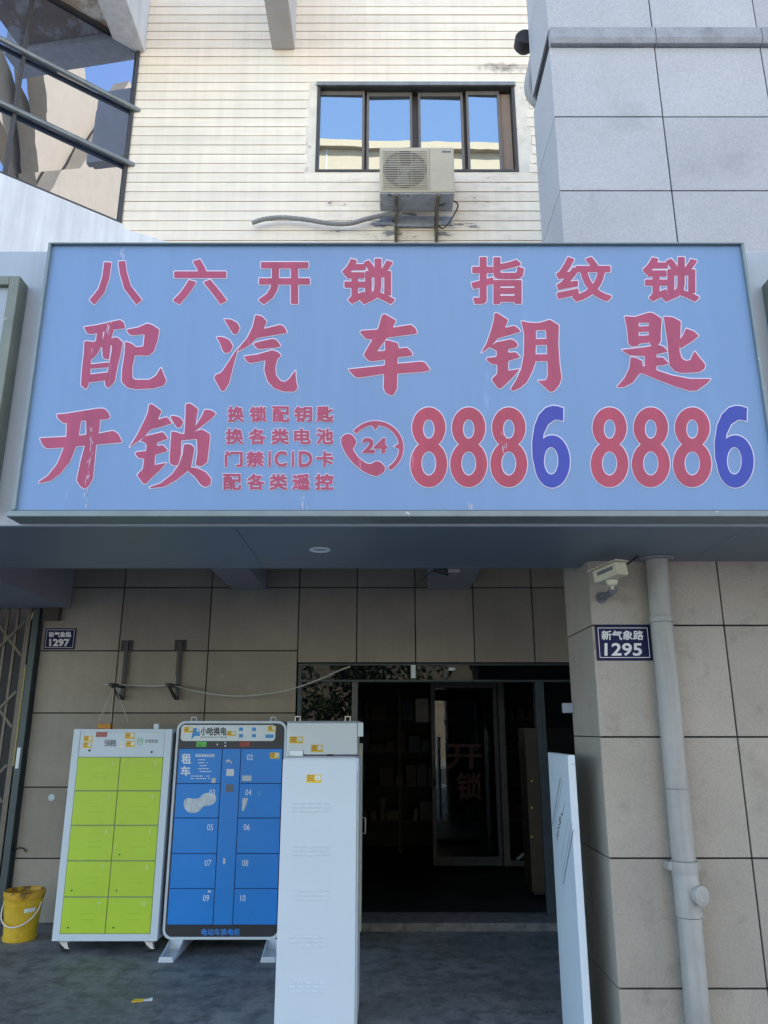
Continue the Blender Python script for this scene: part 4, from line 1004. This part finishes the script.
t = thing('hanging_string', U(115,690,7.0), 'thin strings hanging from the bracket onto the green locker with an orange block', 'string')
mb = MB()
for pts in (((113,688),(98,722)), ((114,688),(112,705),(111.5,722)), ((116,688),(128,722)), ((108,702),(101,720))):
    mb.tube(smooth_path([U(x,y,6.95) for x,y in pts],4), .0028, 5)
mb.build('strings', 'twine', t); a = U(105.5,724,6.75)
box('orange_block', 'orange', t, a.x-.055,a.x+.055,6.72,6.78,1.623,1.665,.006)
a = U(17,854,WY)
tag(MB().tube(smooth_path([U(14,851.5,WY-.005),U(16,849,WY-.02),U(20,847.8,WY-.025),U(24,849,WY-.02),U(26,852,WY-.005)],5), .006, 6).build('wall_hook', 'dark_steel', smooth=True), 'small bent dark wire hook on the tile joint above the bucket', 'hook')
a = U(51.5,797.5,WY)
mb = MB().lathe((a.x,WY,a.z), [(0,-.001),(.03,-.001),(.03,0),(0,0)], 14, 'Y'); tag(mb.build('plaster_spot', 'residue'), 'round white plaster spot on the wall left of the green locker', 'spot')

# ------------------------------------------------------------------ house number plates
def plate(x0, y0, x1, y1, D, num, label, tx, nx):
    p = pxbox('plate_face', 'plate_blue', None, x0,y0,x1,y1, D, .008, .002); bpy.data.objects.remove(p)
    ym = (y0+y1)/2; X0, X1, Z0, Z1 = UX(x0,ym,D-.008), UX(x1,ym,D-.008), UZ(y1,D-.008), UZ(y0,D-.008)
    t = thing('number_plate', ((X0+X1)/2, D, Z0), label, 'number plate')
    F = D-.008
    box('plate', 'plate_blue', t, X0, X1, F, D-.0005, Z0, Z1, .003)
    w_, h_ = X1-X0, Z1-Z0; m_ = .035*w_+.004; k = .0035
    mb = MB(); mb.box(X0+m_,X1-m_,F-.001,F-.0002,Z1-m_-k,Z1-m_); mb.box(X0+m_,X1-m_,F-.001,F-.0002,Z0+m_,Z0+m_+k); mb.box(X0+m_,X0+m_+k,F-.001,F-.0002,Z0+m_+k,Z1-m_-k); mb.box(X1-m_-k,X1-m_,F-.001,F-.0002,Z0+m_+k,Z1-m_-k)
    mb.build('border', 'plate_text', t)
    text('street_name', 'plate_text', t, '新气象路', *tx, F-.001, .22)
    text('house_number', 'plate_text', t, num, *nx, F-.001, .45)
plate(596,625,651.5,660.5, PD-.001, '1295', 'dark blue house number plate reading 1295 on the stone pillar', (601.5,630.5,643.5,640), (604.5,643,642,655.8))
plate(44.5,628.2,75.3,649.2, DW-.024, '1297', 'dark blue house number plate reading 1297 on the wall beside the folding gate', (48.8,631.7,71.3,637.3), (49.2,638.8,69.5,646.3))

# ------------------------------------------------------------------ CCTV camera on the pillar
c0 = U(610,573,4.12)
CC = thing('security_camera', c0, 'cream box-shaped security camera tilted on its bracket under the canopy by the pillar', 'camera')
ax = (U(623,567,4.02)-U(597,578,4.20)); ax.normalize()
side = ax.cross(Vector((0,0,1))).normalized(); up = side.cross(ax).normalized()
def obox(mb, c, hx, hy, hz):
    mb.hexa([c+ax*i*hx+side*j*hy+up*k*hz for k in (-1,1) for i, j in ((-1,-1),(1,-1),(1,1),(-1,1))])
mb = MB(); obox(mb, c0, .094,.040,.036); mb.build('housing', 'camera_cream', CC, .008)
mb = MB(); obox(mb, c0+up*.041-ax*.012, .115,.046,.003); mb.build('sun_shield', 'camera_cream', CC, .002)
mb = MB(); obox(mb, c0+side*.0410+up*.006+ax*.005, .06,.0006,.010); mb.build('side_label', 'ink_grey', CC)
mb = MB(); obox(mb, c0-ax*.0952, .001,.034,.030); mb.build('front_glass', 'ink', CC)
kk = c0+Vector((.012,.02,-.042))
MB().lathe(kk, [(0,.008),(.034,.004),(.026,-.022),(.010,-.03),(.010,-.045),(.0,-.045)], 18).build('ball_joint', 'camera_cream', CC, smooth=True)
b0 = kk+Vector((.004,.0,-.045)); b1 = Vector((kk.x-.004, PD-.001, kk.z-.055))
MB().tube([b0, b0+Vector((.0,.05,-.012)), b1], [.026,.016,.02], 10).build('bracket_arm', 'ink_grey', CC, smooth=True)
MB().lathe(b1, [(0,-.012),(.032,-.010),(.035,0),(0,0)], 18, 'Y').build('wall_plate', 'ink_grey', CC, smooth=True)
MB().tube(smooth_path([c0+Vector((.06,.02,.02)), c0+Vector((.10,.05,.05)), Vector((1.42,4.2,CZ-.004))],5), .005, 6).build('cord', 'black', CC, smooth=True)
# small one under the canopy in the middle
q0 = U(443,571,4.62)
CD = thing('security_camera', q0, 'tiny black camera tucked under the rear edge of the canopy', 'camera')
MB().tube([q0+Vector((-.05,-.03,.01)), q0+Vector((.03,.02,-.005))], .022, 12).build('housing', 'black', CD, smooth=True)
box('mount', 'hose', CD, q0.x+.03, q0.x+.10, q0.y-.02, q0.y+.03, q0.z-.012, q0.z+.008)
MB().tube(smooth_path([q0+Vector((-.03,0,.02)), q0+Vector((-.12,.3,-.0)), U(414,592,DW-.03)],5), .005, 5).build('cord', 'black', CD)

# ------------------------------------------------------------------ downpipe
PXX, PYY = 1.536, 4.272
PP = thing('downpipe', (PXX,PYY,0), 'grey plastic downpipe with a round access cap running down the pillar', 'pipe')
zc1, zc2, zcap, zc3 = UZ(618,PYY-.06), UZ(868,PYY-.06), UZ(897,PYY-.1), UZ(916,PYY-.06)
MB().tube([(PXX+.012,PYY,CZ-.002),(PXX+.006,PYY,zc1),(PXX,PYY,zc2),(PXX,PYY,zc3),(PXX-.012,PYY-.0,.0)], .060, 28).build('pipe', 'pipe', PP, smooth=True)
for z_, h_, r_ in ((zc1,.035,.0645),(zc2,.05,.068),(zc2-.028,.02,.0655),(zc3,.03,.066)):
    MB().lathe((PXX+.006*(z_ > 1.5),PYY,z_-h_/2), [(.0605,0),(r_,.003),(r_,h_-.003),(.0605,h_)], 28).build('collar', 'pipe', PP, smooth=True)
MB().lathe((PXX,PYY,zc3+.01), [(.0605,0),(.0645,.003),(.0645,zc2-zc3-.03),(.0605,zc2-zc3-.025)], 28).build('inspection_tee', 'pipe', PP, smooth=True)
for z_ in (zc1-.019, zc2-.027, zc2+.026, zc3-.017, zc3+.017, 2.2, 1.32): MB().lathe((PXX+.006*(z_ > 1.5),PYY,z_), [(.0605,0),(.0615,.0005),(.0615,.003),(.0605,.0035)], 28).build('seam', 'ink_grey', PP)
cd_ = Vector((.42,-.9,0)).normalized(); cpn = Vector((PXX,PYY,zcap))+cd_*.045
MB().tube([cpn, cpn+cd_*.035, cpn+cd_*.036, cpn+cd_*.055, cpn+cd_*.056], [.040,.040,.047,.047,.044], 24).build('access_cap', 'pipe', PP, smooth=True)
MB().tube([cpn+cd_*.0561, cpn+cd_*.0590], [.030,.028], 20).build('cap_disc', 'pipe', PP, smooth=True)
box('bracket_ear', 'pipe', PP, PXX-.085,PXX-.06, PYY-.01, PYY+.076, zc2-.02, zc2+.02, .003); box('bracket_ear', 'pipe', PP, PXX+.06,PXX+.082, PYY-.01, PYY+.076, zc2-.02, zc2+.02, .003)
MB().lathe((PXX+.012,PYY,CZ-.012), [(.0605,0),(.09,.002),(.095,.010),(.0605,.011)], 24).build('ceiling_collar', 'hose', PP, smooth=True)
# small box fixed at the pillar's rear edge
a = U(569,708,4.92)
tag(box('switch_box', 'cab_side', None, PX-.065, PX-.001, 4.90,4.95, a.z-.03, a.z+.03, .006), 'tiny grey switch box stuck on the rear edge of the pillar', 'box')

# scrap on the floor
e_ = PITCH-math.atan((1001-512)/FP); D_ = EYE/math.tan(-e_); c_ = U(140,1001,D_)
t = thing('paper_scrap', (c_.x,c_.y,0), 'yellow and white paper scrap lying on the concrete floor', 'litter')
MB().hexa([(c_.x-.045,c_.y-.03,.0015),(c_.x+.02,c_.y-.02,.001),(c_.x+.02,c_.y+.03,.001),(c_.x-.04,c_.y+.02,.001),(c_.x-.045,c_.y-.03,.007),(c_.x+.02,c_.y-.02,.005),(c_.x+.02,c_.y+.03,.004),(c_.x-.04,c_.y+.02,.006)]).build('yellow_part', 'sticker', t)
MB().hexa([(c_.x+.022,c_.y-.01,.001),(c_.x+.075,c_.y+.0,.001),(c_.x+.07,c_.y+.03,.001),(c_.x+.022,c_.y+.028,.001),(c_.x+.022,c_.y-.01,.006),(c_.x+.075,c_.y+.0,.015),(c_.x+.07,c_.y+.03,.012),(c_.x+.022,c_.y+.028,.004)]).build('white_part', 'residue', t)

# ------------------------------------------------------------------ across the street (seen in the glass and lighting the shade)
OB = thing('opposite_building', (0,-24,0), 'sunlit cream building across the street reflected in the upper window', 'building')
OH = 35.3
box('wall', 'opp', OB, -5.5,9.5, -30,-24, 0, OH)
mb = MB()
for x in [-5.5+i*2.85 for i in range(1,6)]: mb.box(x-.04, x+.04, -24.0,-23.97, 3, OH-.01)
for z in [6+i*3.1 for i in range(9)]: mb.box(-5.5,9.5,-23.969,-23.95, z-.04, z+.04)
mb.build('joint', 'opp_grey', OB)
box('parapet', 'opp', OB, -5.7,9.7, -24.3,-23.7, OH+.001, OH+.5)
# neighbour with slanting sunlit concrete fins
NB = thing('neighbour_building', (22,-10,0), 'concrete neighbour building with slanting sunlit fins reflected in the bay glass', 'building')
box('wall', 'opp_grey', NB, 14,30,-20,-8,0,9)
for y_, P_ in ((-9,[(11,9),(19,9),(26,36),(21.5,36)]),(-10.2,[(24,9),(30,9),(18,38),(13.5,36)]),(-7.6,[(15,14),(25,18),(25,20),(15,17)]),(-11.5,[(12,29),(22,24),(22,27),(12,33)])):
    MB().prism([(x,y_,z) for x, z in P_], (0,.9,0)).build('fin', 'opp', NB)
def tree(x, y, h, seed):
    rnd = random.Random(seed)
    t = thing('street_tree', (x,y,0), '', 'tree', 'street trees reflected in the shop glass'); t['label'] = 'leafy street tree across the road reflected in the shop glass'
    mb = MB(); mb.tube([(x,y,-.1),(x+.1,y,h*.25),(x,y+.1,h*.5),(x+.1,y,h*.8)], [.17,.13,.10,.03], 8)
    for k in range(7):
        a = k*.95; z = h*(.35+.05*k); mb.tube([(x,y,z),(x+math.cos(a)*1.0,y+math.sin(a)*1.0,z+.7),(x+math.cos(a)*1.7,y+math.sin(a)*1.7,z+1.1)], [.06,.04,.015], 6)
    mb.build('trunk', 'bark', t)
    mb = MB(); cl = []
    for k in range(22):
        a = rnd.uniform(0,6.28); r = rnd.uniform(.2,2.0); cl.append(Vector((x+r*math.cos(a), y+r*math.sin(a), h*rnd.uniform(.42,1.0)-.25*r)))
    for c in cl:
        rr = rnd.uniform(.5,.95)
        for _ in range(170):
            d = Vector((rnd.gauss(0,1),rnd.gauss(0,1),rnd.gauss(0,.7))).normalized()*rr*rnd.uniform(.4,1)
            p = c+d; u = Vector((rnd.gauss(0,1),rnd.gauss(0,1),rnd.gauss(0,1))).normalized(); v = u.cross(Vector((rnd.gauss(0,1),rnd.gauss(0,1),rnd.gauss(0,1)))).normalized(); s = rnd.uniform(.07,.13)
            mb.poly([p-u*s, p-v*s*.5, p+u*s, p+v*s*.5])
    mb.build('crown', 'leaf', t)
for i, (x, y, h) in enumerate(((-4.6,-6.4,6.4),(-.6,-6.7,5.6),(9,-6.5,6.6))): tree(x, y, h, i)
